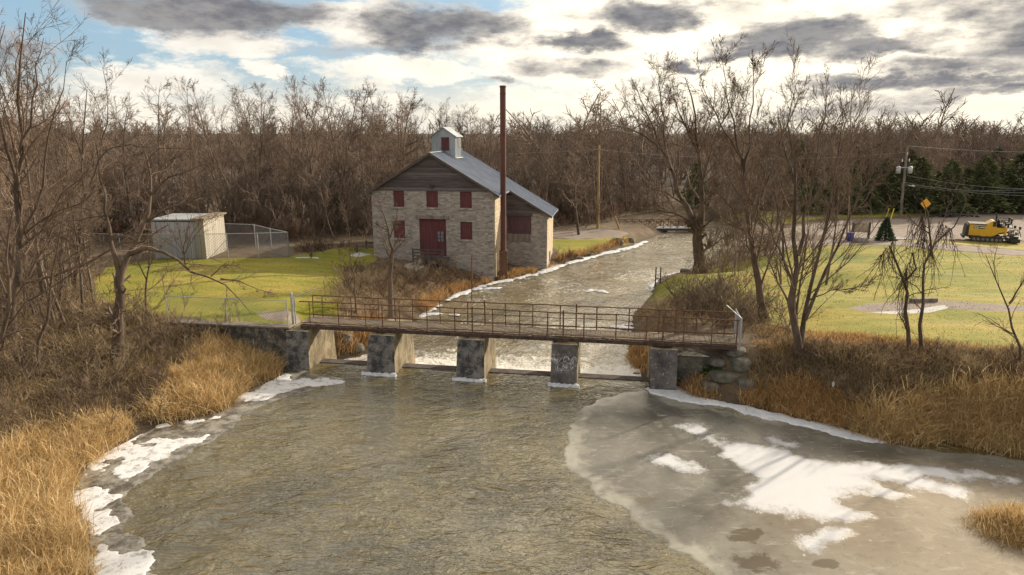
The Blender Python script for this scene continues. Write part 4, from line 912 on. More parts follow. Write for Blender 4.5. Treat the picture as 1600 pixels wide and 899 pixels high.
def px_tree(name, label, Y, limbs, mat='bark', tmat='twig', seed=1, levels=BR, dep=.35, cat='tree', group=None, base=None, bow=1.0, wob=.02):
    """limbs: [(pixel polyline, r0, r1)], first is the trunk; each limb gets its own lean in depth"""
    rng = np.random.default_rng(seed); G = []; allp = []; alr = []; allL = []; base = None; done = []
    for li, (pl_, r0, r1) in enumerate(limbs):
        y0 = Y
        if li:                                         # start where the limb leaves an earlier one
            s0 = np.array(pl_[0], float); best = min(((np.hypot(*(q-s0)), dy) for q, dy in done), key=lambda e: e[0]); y0 = Y+best[1]
        sl = 0 if li == 0 else rng.uniform(-1, 1)*dep
        pts = []; L_ = 0; prev = np.array(pl_[0], float)
        for p_ in pl_:
            p_ = np.array(p_, float); L_ += np.hypot(*(p_-prev))/FPX*Y; prev = p_; yy = y0+sl*L_; pts.append(at_y(p_[0], p_[1], yy)); done.append((p_, yy-Y))
        q, L = resample(pts, 9); q[1:-1] += rng.normal(0, wob*L*.4, q[1:-1].shape)
        if li == 0: base = q[0].copy(); base[2] = min(base[2], gz(base[0], base[1])-.0); q[0, 2] = base[2]-.1
        r0 = r0*(.98 if li == 0 else .86); rr = r0+(r1*.8-r0)*np.linspace(0, 1, 9)**.6
        if li == 0: rr[0] *= 1.35
        allp.append(q); alr.append(rr); allL.append(L)
    P = np.array(allp); Rr = np.array(alr); L = np.array(allL)
    root = empty(name, base, label, cat, group)
    mesh_strands('trunk', [(P, Rr, 9)], mat, root, base)
    mesh_strands('crown', crown_from(rng, P, Rr, L, levels), tmat, root, base)
    return root

# riverside trees
px_tree('riverside_tree', 'large bare tree with thick forked trunk right beside the river edge', 52.4, [
    ([(1094, 426), (1092, 395), (1088, 365), (1084, 345)], .56, .42),
    ([(1084, 350), (1070, 320), (1055, 285), (1040, 245), (1015, 215), (985, 200), (955, 196)], .30, .04), ([(1094, 358), (1099, 320), (1097, 280), (1092, 240), (1090, 195), (1078, 150), (1070, 120)], .34, .03),
    ([(1048, 265), (1040, 220), (1036, 175), (1030, 135), (1034, 112)], .18, .03), ([(1040, 245), (1020, 200), (1005, 165), (996, 140)], .12, .03), ([(1097, 285), (1110, 240), (1128, 195), (1150, 150)], .17, .03),
    ([(1092, 240), (1075, 205), (1060, 175), (1052, 150)], .12, .03), ([(1084, 350), (1060, 335), (1030, 330), (995, 335)], .12, .03), ([(1097, 320), (1120, 290), (1145, 270), (1165, 262)], .15, .03),
    ([(1070, 320), (1040, 300), (1005, 290), (975, 296)], .10, .02), ([(1094, 395), (1112, 385), (1130, 372), (1150, 362)], .09, .02), ([(1094, 360), (1115, 340), (1140, 330), (1160, 345)], .12, .02)], seed=4, dep=.5,
    levels=[dict(k=14, len=.46, rad=.40, ang=.75, up=.06, wob=.13, steps=4, sides=4, t0=.12), dict(k=11, len=.5, rad=.5, ang=.65, up=.04, wob=.15, steps=3, rmin=.012), dict(k=7, len=.6, rad=.6, ang=.6, up=.0, wob=.18, steps=2, rmin=.009)])
px_tree('leaning_tree', 'tall bare leaning tree whose fine top is the highest on the right bank', 31, [
    ([(1196, 500), (1188, 455), (1180, 420), (1174, 370), (1166, 310), (1160, 250)], .22, .10),
    ([(1160, 250), (1150, 210), (1138, 160), (1132, 115), (1128, 88)], .075, .012), ([(1162, 270), (1170, 220), (1174, 170), (1180, 120), (1182, 90)], .08, .012), ([(1160, 250), (1130, 200), (1105, 150), (1095, 120)], .06, .012),
    ([(1172, 350), (1195, 290), (1215, 230), (1240, 170), (1252, 140)], .09, .012), ([(1180, 410), (1165, 370), (1145, 330), (1120, 300)], .06, .012), ([(1188, 450), (1205, 400), (1222, 360), (1235, 320)], .07, .012), ([(1170, 330), (1140, 280), (1115, 240), (1105, 205)], .06, .012)],
    seed=9, levels=[dict(k=13, len=.42, rad=.42, ang=.6, up=.1, wob=.11, steps=4, sides=4, t0=.15), dict(k=9, len=.52, rad=.5, ang=.55, up=.08, wob=.13, steps=3, rmin=.008), dict(k=7, len=.55, rad=.6, ang=.6, up=.03, wob=.2, steps=2, rmin=.008)], tmat='twig')
px_tree('multi_stem_tree', 'bare tree with many upright stems rising from one base on the right bank', 25.6, [
    ([(1247, 578), (1243, 520), (1244, 460), (1247, 390), (1246, 320), (1240, 250), (1236, 190), (1242, 140)], .21, .012),
    ([(1250, 545), (1262, 470), (1276, 400), (1292, 340), (1312, 270), (1336, 200), (1358, 150)], .14, .012), ([(1246, 530), (1236, 450), (1222, 380), (1208, 300), (1200, 240), (1190, 200)], .11, .012),
    ([(1258, 500), (1282, 440), (1308, 385), (1335, 320), (1362, 260), (1392, 190)], .10, .012), ([(1247, 400), (1262, 320), (1276, 240), (1284, 190), (1292, 150)], .10, .012), ([(1280, 390), (1300, 310), (1312, 230), (1318, 165)], .07, .01),
    ([(1232, 430), (1210, 370), (1180, 320), (1160, 290)], .05, .01), ([(1262, 470), (1300, 455), (1340, 450), (1370, 440)], .04, .008), ([(1310, 270), (1345, 240), (1370, 230)], .04, .008), ([(1245, 300), (1225, 230), (1215, 170)], .06, .01)],
    seed=14, levels=[dict(k=13, len=.36, rad=.42, ang=.5, up=.1, wob=.10, steps=4, sides=4, t0=.15), dict(k=9, len=.5, rad=.5, ang=.5, up=.08, wob=.12, steps=3, rmin=.007), dict(k=6, len=.55, rad=.6, ang=.6, up=.03, wob=.2, steps=2, rmin=.0065)])
vt = px_tree('vine_tree', 'small twin stemmed tree hung with drooping vines on the right bank', 25.2, [
    ([(1432, 590), (1430, 560), (1420, 530), (1415, 480), (1414, 440), (1402, 410), (1390, 385)], .13, .04), ([(1432, 570), (1441, 520), (1443, 470), (1446, 430), (1456, 400), (1466, 372), (1492, 352), (1510, 318)], .12, .02),
    ([(1456, 400), (1452, 365), (1448, 330), (1440, 310)], .06, .02), ([(1414, 440), (1432, 420), (1425, 395)], .05, .03), ([(1466, 372), (1478, 330), (1500, 280), (1512, 254)], .02, .006), ([(1452, 365), (1430, 350), (1412, 325), (1400, 305)], .03, .01)],
    seed=22, levels=[dict(k=8, len=.22, rad=.4, ang=.7, up=.05, wob=.2, steps=4, t0=.3), dict(k=6, len=.5, rad=.5, ang=.8, up=-.02, wob=.2, steps=3, rmin=.007)], mat='bark', tmat='dark_twig')
rng = np.random.default_rng(8); P = []; D = []
for _ in range(150):
    k = rng.choice(5, p=[.25, .2, .2, .25, .1]); (x0, y0), (x1, y1) = [((1375, 400), (1400, 370)), ((1410, 440), (1425, 395)), ((1440, 330), (1456, 400)), ((1466, 345), (1490, 360)), ((1420, 350), (1448, 335))][k]
    f = rng.random(); P.append(at_y(x0+(x1-x0)*f, y0+(y1-y0)*f, 25.2+rng.normal(0, .35))); D.append((rng.normal(0, .25), rng.normal(0, .25), -1))
pts, rad = strands(rng, np.array(P), np.array(D, float), rng.uniform(.5, 2.4, 150), rng.uniform(.007, .014, 150), 7, .17, -.12, .6)
mesh_strands('hanging_vine', [(pts, rad, 3)]+crown_from(rng, pts, rad, np.full(150, 1.6), [dict(k=4, len=.25, rad=.6, ang=.9, up=-.1, wob=.3, steps=2, rmin=.006)]), 'dark_twig', vt, OFF[vt.name])
px_tree('sapling', 'thin crooked sapling at the right edge of the photo', 23.4, [
    ([(1598, 640), (1596, 580), (1592, 540), (1580, 495), (1574, 462), (1556, 437), (1540, 398)], .09, .012), ([(1577, 475), (1592, 450), (1602, 435), (1610, 400)], .045, .012), ([(1590, 530), (1560, 510), (1535, 500)], .03, .008), ([(1556, 437), (1552, 410), (1560, 380)], .02, .008)], seed=31,
    levels=[dict(k=7, len=.35, rad=.5, ang=.7, up=.05, wob=.18, steps=3, t0=.3), dict(k=4, len=.5, rad=.5, ang=.7, up=.03, wob=.2, steps=3, rmin=.006)])
px_tree('dead_tree', 'forked grey tree whose long low bough reaches over the retaining wall', 26.3, [
    ([(184, 560), (186, 500), (186, 450), (188, 428)], .26, .21),
    ([(188, 432), (182, 410), (172, 377), (164, 337), (160, 300), (153, 250), (150, 222)], .14, .03), ([(188, 432), (200, 404), (217, 370), (230, 343), (238, 303), (235, 262), (222, 225)], .17, .03),
    ([(238, 303), (258, 280), (290, 268), (322, 256)], .085, .015), ([(230, 345), (257, 328), (277, 320), (310, 308), (346, 296)], .085, .015), ([(205, 397), (222, 388), (240, 387), (262, 398), (280, 412), (307, 432), (345, 436), (362, 454), (392, 490)], .12, .012),
    ([(345, 436), (375, 440), (402, 452), (425, 458)], .04, .008), ([(330, 432), (347, 415), (367, 415), (382, 422)], .03, .007), ([(153, 252), (170, 232), (200, 226), (240, 232)], .045, .012), ([(166, 345), (148, 328), (128, 326)], .05, .015), ([(235, 300), (222, 280), (228, 250), (250, 232), (300, 234)], .05, .012),
    ([(164, 337), (120, 345), (90, 347)], .04, .01)], seed=41, dep=.35, mat='bark', tmat='twig',
    levels=[dict(k=9, len=.34, rad=.42, ang=.85, up=-.02, wob=.2, steps=4, sides=4, t0=.2), dict(k=6, len=.5, rad=.5, ang=.75, up=-.05, wob=.22, steps=3, rmin=.008), dict(k=3, len=.55, rad=.6, ang=.7, up=-.03, wob=.25, steps=2, rmin=.0065)])
px_tree('tall_tree', 'tallest bare tree at the far left edge reaching the top of the photo', 27.5, [
    ([(18, 540), (22, 460), (28, 390), (30, 300), (32, 210), (28, 120), (40, 20)], .24, .02), ([(28, 395), (50, 330), (70, 260), (84, 190), (96, 120), (104, 95)], .11, .012), ([(30, 300), (10, 230), (-5, 160), (0, 90), (8, 40)], .11, .012),
    ([(31, 240), (50, 170), (60, 100), (68, 60)], .08, .012), ([(26, 420), (5, 370), (-30, 320)], .09, .012), ([(28, 390), (62, 360), (100, 300), (150, 262)], .08, .012), ([(40, 365), (80, 335), (120, 320), (165, 290)], .06, .01)], seed=51, dep=.4,
    levels=[dict(k=10, len=.40, rad=.45, ang=.65, up=.07, wob=.14, steps=4, sides=4, t0=.15), dict(k=7, len=.5, rad=.5, ang=.65, up=.06, wob=.16, steps=3, rmin=.009), dict(k=5, len=.55, rad=.6, ang=.6, up=.03, wob=.2, steps=2, rmin=.007)])
px_tree('forked_tree', 'slender forked bare tree left of the mill with its crown beside the tallest edge tree', 36, [
    ([(118, 470), (122, 400), (126, 320), (130, 250), (134, 190), (136, 140)], .16, .02), ([(126, 320), (150, 270), (162, 210), (168, 150), (160, 105)], .09, .012), ([(124, 370), (104, 310), (92, 250), (86, 200)], .08, .012), ([(130, 250), (112, 205), (108, 160)], .06, .01)], seed=55)
for k, (Y_, lm, lab) in enumerate([
    (24, [([(60, 600), (66, 520), (78, 440), (92, 380), (100, 330)], .10, .02), ([(70, 500), (45, 440), (30, 400)], .05, .012), ([(78, 440), (110, 400), (140, 385)], .05, .012)], 'thin leaning tree low in the left foreground brush'),
    (22, [([(-10, 620), (0, 540), (12, 470), (8, 400), (20, 330)], .13, .03), ([(2, 530), (30, 480), (60, 462), (110, 430), (138, 408)], .06, .012), ([(10, 460), (-10, 410), (-20, 360)], .05, .012)], 'pale crooked tree at the left edge with a long bare bough pointing right'),
    (31, [([(232, 500), (228, 450), (235, 410), (230, 370), (240, 330)], .07, .015), ([(230, 440), (210, 400), (205, 360)], .04, .012)], 'spindly tree between the forked grey tree and the shed'),
    (33.5, [([(608, 466), (610, 420), (611, 385), (608, 362), (600, 338), (593, 322)], .16, .03), ([(609, 400), (628, 380), (636, 368)], .05, .012), ([(606, 360), (590, 352), (580, 345)], .05, .012), ([(610, 372), (618, 345), (622, 325)], .05, .012), ([(610, 425), (596, 405), (585, 400)], .03, .01)], 'small bare tree standing before the left front of the mill'),
    (36, [([(556, 470), (553, 430), (548, 400), (545, 365), (540, 330)], .05, .01), ([(552, 420), (565, 385), (572, 360)], .03, .01), ([(554, 440), (538, 410), (530, 390)], .03, .01)], 'thin sapling on the bank left of the mill'),
    (47, [([(288, 402), (288, 385), (292, 362), (300, 335)], .05, .015), ([(288, 398), (272, 370), (258, 345), (248, 335)], .04, .012), ([(288, 398), (305, 368), (325, 345), (345, 328)], .04, .012), ([(288, 398), (280, 365), (275, 338)], .04, .012), ([(288, 398), (298, 370), (316, 338)], .04, .012), ([(288, 398), (262, 380), (240, 360)], .03, .01)], 'fan shaped bare shrub growing before the shed'),
    (51, [([(486, 402), (484, 385), (480, 365), (478, 348)], .04, .012), ([(486, 402), (470, 380), (462, 360)], .04, .012), ([(486, 402), (500, 378), (506, 358)], .04, .012), ([(486, 402), (492, 375), (490, 350)], .04, .012), ([(486, 402), (512, 385), (518, 370)], .03, .01)], 'rounded twiggy shrub right of the mesh compound')]):
    sm = [dict(k=8, len=.4, rad=.5, ang=.6, up=.06, wob=.17, steps=3, t0=.2), dict(k=6, len=.5, rad=.55, ang=.65, up=.04, wob=.2, steps=3, rmin=.009), dict(k=3, len=.5, rad=.6, ang=.6, up=.03, wob=.2, steps=2, rmin=.008)]
    px_tree('bare_shrub' if k > 4 else 'young_tree', lab, Y_, lm, seed=60+k, levels=sm, mat='bark' if k != 5 else 'dark_twig', tmat='twig' if k != 6 else 'dark_twig', cat='shrub' if k > 4 else 'tree', dep=.4)

# woods: a few kinds of bare tree, copied
def forest_kind(seed, H_, spread=.55, forks=1, dense=1.0):
    rng = np.random.default_rng(seed); P = np.zeros((forks, 3)); P[:, :2] = rng.normal(0, .2, (forks, 2))*(forks > 1)
    D = np.column_stack([rng.normal(0, .10 if forks == 1 else .22, (forks, 2)), np.ones(forks)]); L = H_*rng.uniform(.85, 1, forks)
    pts, rad = strands(rng, P, D, L, np.full(forks, .17 if forks == 1 else .12), 9, .05, .05, .12)
    lv = [dict(k=int(24/forks**.6), len=.31, rad=.5, ang=spread+.12, up=.06, wob=.15, steps=4, t0=.30, shape=.55, rmin=.022), dict(k=int(9*dense), len=.5, rad=.5, ang=.68, up=.05, wob=.16, steps=3, rmin=.012, t0=.12), dict(k=8, len=.55, rad=.6, ang=.65, up=.02, wob=.18, steps=2, rmin=.0085, t0=.1)]
    cr = crown_from(rng, pts, rad, L, lv); pts[:, 0, 2] -= .3
    tr = mesh_from('trunk', *(lambda vf: (vf[0], [vf[1]]))(tubes(pts, rad, 6)), M['forest_bark'], True)
    V, Fs, n = [], [], 0
    for p_, r_, s_ in cr: v, f = tubes(p_, r_, s_); V.append(v); Fs.append(f+n); n += len(v)
    return tr, mesh_from('crown', np.vstack(V), [np.vstack(Fs)], M['forest_twig'], True)
KINDS = [forest_kind(101, 16, .6), forest_kind(102, 15, .5, 2), forest_kind(103, 17, .55), forest_kind(104, 14, .75, 1, 1.2), forest_kind(105, 15, .45, 3, .8), forest_kind(106, 16, .7, 2)]
KH = [max(v.co.z for v in k_[1].vertices) for k_ in KINDS]
def plant(kind, x, y, hscale, label, name='bare_tree', group=None, wide=1.0, rng=random):
    tr, cr = KINDS[kind]; o = empty(name, (x, y, gz(x, y)), label, 'tree', group, rz=rng.uniform(0, 6.28)); o.scale = (hscale*wide, hscale*wide, hscale)
    for nm, me in (('trunk', tr), ('crown', cr)): link(nm, me, o)
    return o
random.seed(5)
def yfront(x): return float(np.interp(x, [-90, -46, -38, -30, -20, -12, 0, 9, 16, 26, 40, 60, 100], [46, 46, 54, 60, 61, 67, 73, 80, 92, 92, 90, 88, 88]))
RG = [(-100, -18, 'bare grey brown tree in the woods left of the mill', 'bare trees in the woods left of the mill'), (-18, 12, 'bare tree in the woods behind the mill', 'bare trees in the woods behind the mill'), (12, 110, 'bare tree in the low woods beyond the parking area', 'bare trees in the woods beyond the parking area')]
KN = [' with a single straight trunk', ' forking into two stems', ' with a high narrow crown', ' with a wide spreading crown', ' rising in three stems', ' with two wide spreading stems']
cnt = 0; placed = []
for row, (dy, n) in enumerate([(1.5, 56), (6, 52), (12, 48), (20, 46), (30, 40)]):
    for i in range(n):
        yy0 = 75+dy; x = -.80*(yy0+8)+(1.62*(yy0+8))*(i+random.random())/n
        yf = yfront(x); y = yf+dy+random.uniform(-2, 2.5)
        if abs(x) > .80*y+3: continue
        if sdist(np.array([x]), np.array([y]), RIVER)[0] < 2.5 or (20 < x < 27 and y < 104): continue
        reg = 0 if x < -18 else 1 if x < 12 else 2
        px = 800+FPX*x/y
        if reg == 0: hs = random.uniform(.70, 1.08) if px > 170 else random.uniform(.7, .95)
        elif reg == 1: hs = random.uniform(.55, .86) if px < 760 else random.uniform(.42, .66)
        else: hs = random.uniform(.42, .64)
        k = random.randrange(6); q_ = random.random()
        yt_ = (random.uniform(108, 165) if q_ < .42 else random.uniform(160, 225)) if px < 640 else (random.uniform(140, 190) if q_ < .35 else random.uniform(180, 222)) if px < 780 else (random.uniform(172, 200) if q_ < .3 else random.uniform(192, 222))
        hs = (at_y(px, yt_, y)[2]-gz(x, y))/KH[k]; wdn = random.uniform(.75, 1.1) if yt_ < 175 else random.uniform(.9, 1.25); plant(k, x, y, hs, RG[reg][2]+KN[k], group=RG[reg][3], wide=wdn); cnt += 1; placed.append((x, y))
print('forest trees', cnt)
# nearer trees on the left, between the wood edge and the pond
for i in range(26):
    px = random.uniform(-30, 150); Y_ = random.uniform(29, 50); p = at_y(px, 400, Y_); k = random.randrange(6)
    plant(k, p[0], Y_, random.uniform(.42, .68), 'bare tree in the near thicket at the left edge'+KN[k], group='bare trees in the near thicket at the left', wide=random.uniform(.7, 1))
def solo(px, ybase, ytop, Y_, k, label, wide=1.0, name='bare_tree'):
    p = at_y(px, ybase, Y_); H_ = at_y(px, ytop, Y_)[2]-gz(p[0], Y_); mh = max(v.co.z for v in KINDS[k][1].vertices); return plant(k, p[0], Y_, H_/mh, label, name, wide=wide)
solo(930, 350, 122, 84, 3, 'tall round crowned tree standing above the woods right of the smokestack', 1.15)
solo(905, 350, 235, 72, 3, 'low spreading tree behind the mill by the gravel road', 1.5)
solo(960, 350, 200, 86, 5, 'spreading tree behind the yellowish pole', 1.1)
solo(745, 330, 160, 72, 1, 'gnarled tree showing between the cupola and the smokestack', .8)
solo(650, 330, 143, 78, 4, 'upright tree rising just left of the cupola', 1.0)
solo(1270, 345, 185, 96, 3, 'round topped tree over the woods behind the parking area', .9)
solo(1440, 330, 183, 104, 3, 'round crowned tree breaking the low skyline at the right', .9)
solo(1575, 330, 190, 104, 5, 'tallest tree at the right end of the far woods', 1)
solo(500, 345, 122, 76, 0, 'tallest straight tree left of the mill on the skyline', .8)
solo(400, 345, 124, 74, 2, 'tall narrow tree above the pale shed', .9)
solo(1330, 345, 140, 62, 1, 'slim bare tree reaching above the low woods right of the multi stem tree', .55)
solo(1140, 350, 170, 66, 5, 'bare tree across the river behind the large forked tree', .9)
solo(1215, 350, 165, 70, 1, 'bare tree behind the leaning tree at the grass edge', .8)

solo(66, 450, 62, 33, 3, 'broad dark tree behind the tallest edge tree', .8)
solo(2, 470, 8, 31, 4, 'three stemmed tree cut off by the left photo edge', .8)
solo(98, 440, 112, 38, 1, 'two stemmed tree between the tallest edge tree and the slender forked tree', .8)
solo(215, 400, 150, 56, 3, 'spreading tree over the woods just left of the pale shed', 1.0)
solo(1222, 440, 215, 43, 5, 'bushy brown tree between the leaning tree and the multi stem tree', .9)
solo(1150, 430, 225, 47, 1, 'bushy brown tree right behind the large forked tree', .95)
solo(1125, 420, 262, 50, 5, 'lower bushy tree at the grass edge just right of the large forked tree', 1.2)
solo(1290, 450, 240, 42, 3, 'bare tree behind the right stems of the multi stem tree', .8)
solo(1195, 400, 250, 55, 3, 'rounded bare tree at the far edge of the right lawn', 1.2)
# conifers
def needle_crown(seed, H_, Rw, n, leaf=.16, base=.06, sharp=1.0, droop=-.2):
    rng = np.random.default_rng(seed); t = rng.random(n)**.75; z = H_*(1-t*(1-base)); rr = Rw*(t**sharp)*(.55+.45*rng.random(n)**.5); 
    th = rng.uniform(0, 2*np.pi, n); lob = 1+.22*np.sin(th*3+z*2.1+seed)+.15*np.sin(th*7-z*3.3); rr = rr*lob*(.72+.4*np.modf(z/(H_*.085)+.15*np.sin(th*5))[0]**1.0) if leaf < .15 else rr*lob*(1+.3*np.sin(th*5+z*1.3+seed*2))
    c_ = np.column_stack([rr*np.cos(th), rr*np.sin(th), z+rr*droop]); 
    d = np.column_stack([np.cos(th), np.sin(th), rng.uniform(-.3, .5, n)])+rng.normal(0, .35, (n, 3)); d /= np.linalg.norm(d, axis=1, keepdims=True)
    s = np.cross(d, rng.normal(0, 1, (n, 3))); s /= np.linalg.norm(s, axis=1, keepdims=True); l = leaf*rng.uniform(.6, 1.6, n)[:, None]
    V = np.stack([c_-s*l*.35, c_+s*l*.35, c_+d*l*1.5], 1).reshape(-1, 3); return V, np.arange(3*n).reshape(-1, 3)
CED = []
for i, (h_, r_, n_) in enumerate([(8, 1.9, 5200), (7, 2.4, 5200), (9, 1.7, 5200)]):
    V, F_ = needle_crown(i+1, h_, r_, n_, .22, .04, .62, 0); CED.append((h_, mesh_from('crown', V, [F_], M['cedar'], False)))
mbt = MB(); mbt.tube([(0, 0, -.3), (0, 0, 6)], [.16, .04], 6); tme = mesh_from('trunk', np.vstack(mbt.V), [np.vstack(f) for f in mbt.F.values()], M['forest_bark'])
def cedar(px, Y_, ytop, k, label, group=None, wide=1.0):
    p = at_y(px, 340, Y_); z = gz(p[0], Y_); H_ = at_y(px, ytop, Y_)[2]-z; o = empty('cedar_tree', (p[0], Y_, z), label, 'evergreen tree', group, rz=random.uniform(0, 6)); s = H_/CED[k][0]; o.scale = (s*wide, s*wide, s)
    link('crown', CED[k][1], o); link('trunk', tme, o); return o
for i, (px, Y_, yt, k, wd) in enumerate([(1262, 90, 285, 1, 1), (1295, 92, 272, 0, 1.1), (1325, 90, 262, 2, 1), (1352, 91, 290, 1, 1.1), (1378, 93, 248, 0, 1), (1402, 92, 262, 2, 1), (1428, 91, 246, 0, 1.1), (1455, 94, 268, 1, 1), (1478, 90, 250, 0, .9),
    (1502, 92, 262, 2, 1), (1528, 91, 244, 0, 1), (1556, 93, 262, 1, 1), (1582, 91, 240, 2, 1.2), (1612, 92, 252, 0, 1), (1340, 99, 240, 0, 1), (1545, 99, 232, 2, 1), (1408, 102, 232, 0, 1), (1240, 99, 220, 2, 1)]):
    Y_ = Y_-4.5; wd = wd*1.35
    ORD = ['leftmost', 'second', 'third', 'fourth', 'fifth', 'sixth', 'seventh', 'eighth', 'ninth', 'tenth', 'eleventh', 'twelfth', 'thirteenth', 'rightmost']
    lab = f"{ORD[i]} cedar{'' if i in (0, 13) else ' from the left'} in the front row beyond the parking area" if i < 14 else ['back cedar above the notice board', 'back cedar above the paving machine', 'back cedar just left of the utility pole head', 'back cedar left of the whole row'][i-14]
    cedar(px, Y_, yt, k, lab, 'cedars beyond the parking area', wd)
cedar(176, 62, 285, 2, 'yellowish green cedar hidden among the bare trees at the left', None, 1.0); cedar(521, 68, 283, 2, 'dark green cedar at the wood edge between the compound and the mill', None, 1.0); cedar(1085, 95, 255, 0, 'cedar across the river behind the large forked tree', None, 1.0)
p = ground_px(1382, 376); o = empty('spruce_tree', p, 'small neat conical spruce on the verge left of the parking area', 'evergreen tree'); Hs = at_y(1382, 339, p[1])[2]-p[2]
V, F_ = needle_crown(9, Hs, Hs*.38, 5200, .09, .03, .85, -.25); V = V+p; mb = MB(); mb.add(V, F_); mb.build('crown', 'spruce', o, world=True)
mb = MB(); mb.tube([(p[0], p[1], p[2]-.1), (p[0], p[1], p[2]+Hs*.9)], [.06, .02], 6); mb.build('trunk', 'forest_bark', o, world=True)

# far woods beyond the individual trees, and the tangle of brush below them
def copies_mesh(name, V0, F0, places, mat, label, cat):
    Vs = []; n = len(V0)
    for x, y, s, sz in places:
        a = random.uniform(0, 6.28); ca, sa = math.cos(a), math.sin(a); v = V0@np.array([[ca*s, sa*s, 0], [-sa*s, ca*s, 0], [0, 0, sz]]); Vs.append(v+np.array([x, y, gz(x, y)]))
    Fs = (F0[None]+(np.arange(len(places))*n)[:, None, None]).reshape(-1, F0.shape[1]); o = link(name, mesh_from(name, np.vstack(Vs), [Fs], M[mat], True)); return tag(o, label, cat, kind='stuff')
def bushgeo(seed, H_, n0, k1, k2, r0=.03, spread=.5, rmin=.014, sidelen=.45):
    rng = np.random.default_rng(seed); P = np.zeros((n0, 3)); P[:, :2] = rng.normal(0, .28*H_, (n0, 2)); P[:, 2] = -.1; D = np.column_stack([rng.normal(0, spread, (n0, 2)), np.ones(n0)]); L = H_*rng.uniform(.5, 1.1, n0)
    pts, rad = strands(rng, P, D, L, np.full(n0, r0), 4, .14, .04, .4); lv = [dict(k=k1, len=sidelen, rad=.6, ang=.6, up=.07, wob=.16, steps=3, t0=.15, rmin=rmin)]
    if k2: lv.append(dict(k=k2, len=.5, rad=.65, ang=.6, up=.03, wob=.2, steps=2, t0=.1, rmin=rmin*.8))
    V, Fs, n = [], [], 0
    for p_, r_, s_ in [(pts, rad, 3)]+crown_from(rng, pts, rad, L, lv): v, f = tubes(p_, r_, s_); V.append(v); Fs.append(f+n); n += len(v)
    return np.vstack(V), np.vstack(Fs)
V0, F0 = bushgeo(3, 10, 5, 10, 7, .10, .22, .045, .35)
pl_ = []
for i in range(420):
    y = random.uniform(108, 260); x = random.uniform(-.82*y, .82*y)
    if 22 < x < 27 and y < 112: continue
    hs = random.uniform(.85, 1.12)*(1.04 if x < -20 else 1.0)*(1+(y-110)*.0004)*(1+.13*math.sin(x*.09)+.10*math.sin(x*.23+1)); hs = hs*1.35 if random.random() < .06 else hs; pl_.append((x, y, hs*1.5, hs))
copies_mesh('far_woods', V0, F0, pl_, 'forest_twig', 'continuous far woods forming the flat brown skyline', 'woods')
V0, F0 = bushgeo(4, 6, 9, 8, 6, .045, .35, .022)
pl_ = []
for i in range(520):
    x = random.uniform(-75, 95); yf = yfront(x); y = yf+abs(random.gauss(0, 9))-.8; px = 800+FPX*x/y
    if abs(x) > .8*y or (20 < x < 27): continue
    hs = random.uniform(.6, 1.2)*(1.0 if x < 10 else .7)*(.55 if y < yf+1.5 else 1); pl_.append((x, y, hs*1.1, hs))
copies_mesh('forest_undergrowth', V0, F0, pl_, 'forest_twig', 'dense brown tangle of saplings under the woods', 'undergrowth')
V0, F0 = bushgeo(5, 3.4, 8, 7, 5, .03, .45, .018); pl_ = []
for i in range(150):
    x = random.uniform(-75, 95); yf = yfront(x); y = yf-random.uniform(-1, 2.2)
    if abs(x) > .8*y or (20 < x < 27) or (-20 < x < 12 and y < 70): continue
    pl_.append((x, y, random.uniform(.5, 1), random.uniform(.35, .8)))
copies_mesh('edge_brush', V0, F0, pl_, 'red_twig', 'reddish brush along the foot of the woods', 'undergrowth')

# ------------------------------------------------------------------ bank vegetation
def sample(poly, n, rng):
    x0, y0 = poly.min(0); x1, y1 = poly.max(0); out = []
    while sum(len(o_) for o_ in out) < n:
        p = rng.uniform((x0, y0), (x1, y1), (n*3, 2)); out.append(p[sdist(p[:, 0], p[:, 1], poly) < 0])
    return np.vstack(out)[:n]
def blades(name, polys, mat, label, cat, h=(.8, 1.6), wdt=.016, bend=.5, clump=.35, seed=1, jitter=.3, minz=None, tintn=2.0):
    rng = np.random.default_rng(seed); C_ = []; 
    for poly, n in polys:
        nc = max(3, n//26); cc = sample(poly, nc, rng); sel = rng.integers(0, nc, n); C_.append(np.column_stack([cc[sel]+rng.normal(0, clump*.5, (n, 2)), rng.normal(0, .16, nc)[sel], rng.uniform(.7, 1.15, nc)[sel], rng.normal(0, .35, nc)[sel], rng.normal(0, .35, nc)[sel]]))
    C_ = np.vstack(C_); n = len(C_); z = height(C_[:, 0], C_[:, 1])
    if minz is not None: z = np.maximum(z, minz)
    B = np.column_stack([C_[:, :2], z-.05]); Hh = rng.uniform(*h, n)*C_[:, 3]; th = rng.uniform(0, 2*np.pi, n); side = np.column_stack([np.cos(th), np.sin(th), np.zeros(n)])
    bd = np.column_stack([C_[:, 4]+rng.normal(0, .4, n), C_[:, 5]+rng.normal(0, .4, n)])*bend; w_ = wdt*rng.uniform(.6, 1.5, n)
    V = []
    for k, (t_, ww) in enumerate([(0, .8), (.4, 1), (.75, .8), (1, .15)]):
        c_ = B+np.column_stack([bd[:, 0]*Hh*t_**2, bd[:, 1]*Hh*t_**2, Hh*t_*(1-.35*np.hypot(bd[:, 0], bd[:, 1])*t_)]); V += [c_-side*(w_*ww)[:, None], c_+side*(w_*ww)[:, None]]
    V = np.stack(V, 1).reshape(-1, 3); i0 = np.arange(n)[:, None]*8; F_ = np.concatenate([i0+np.array([[2*k, 2*k+1, 2*k+3, 2*k+2]]) for k in range(3)])
    tint = np.repeat(np.clip(.5+C_[:, 2]+rng.normal(0, .2, n), 0, 1), 8)
    o = link(name, mesh_from(name, V, [F_], M[mat], False, dict(tint=tint))); return tag(o, label, cat, kind='stuff')
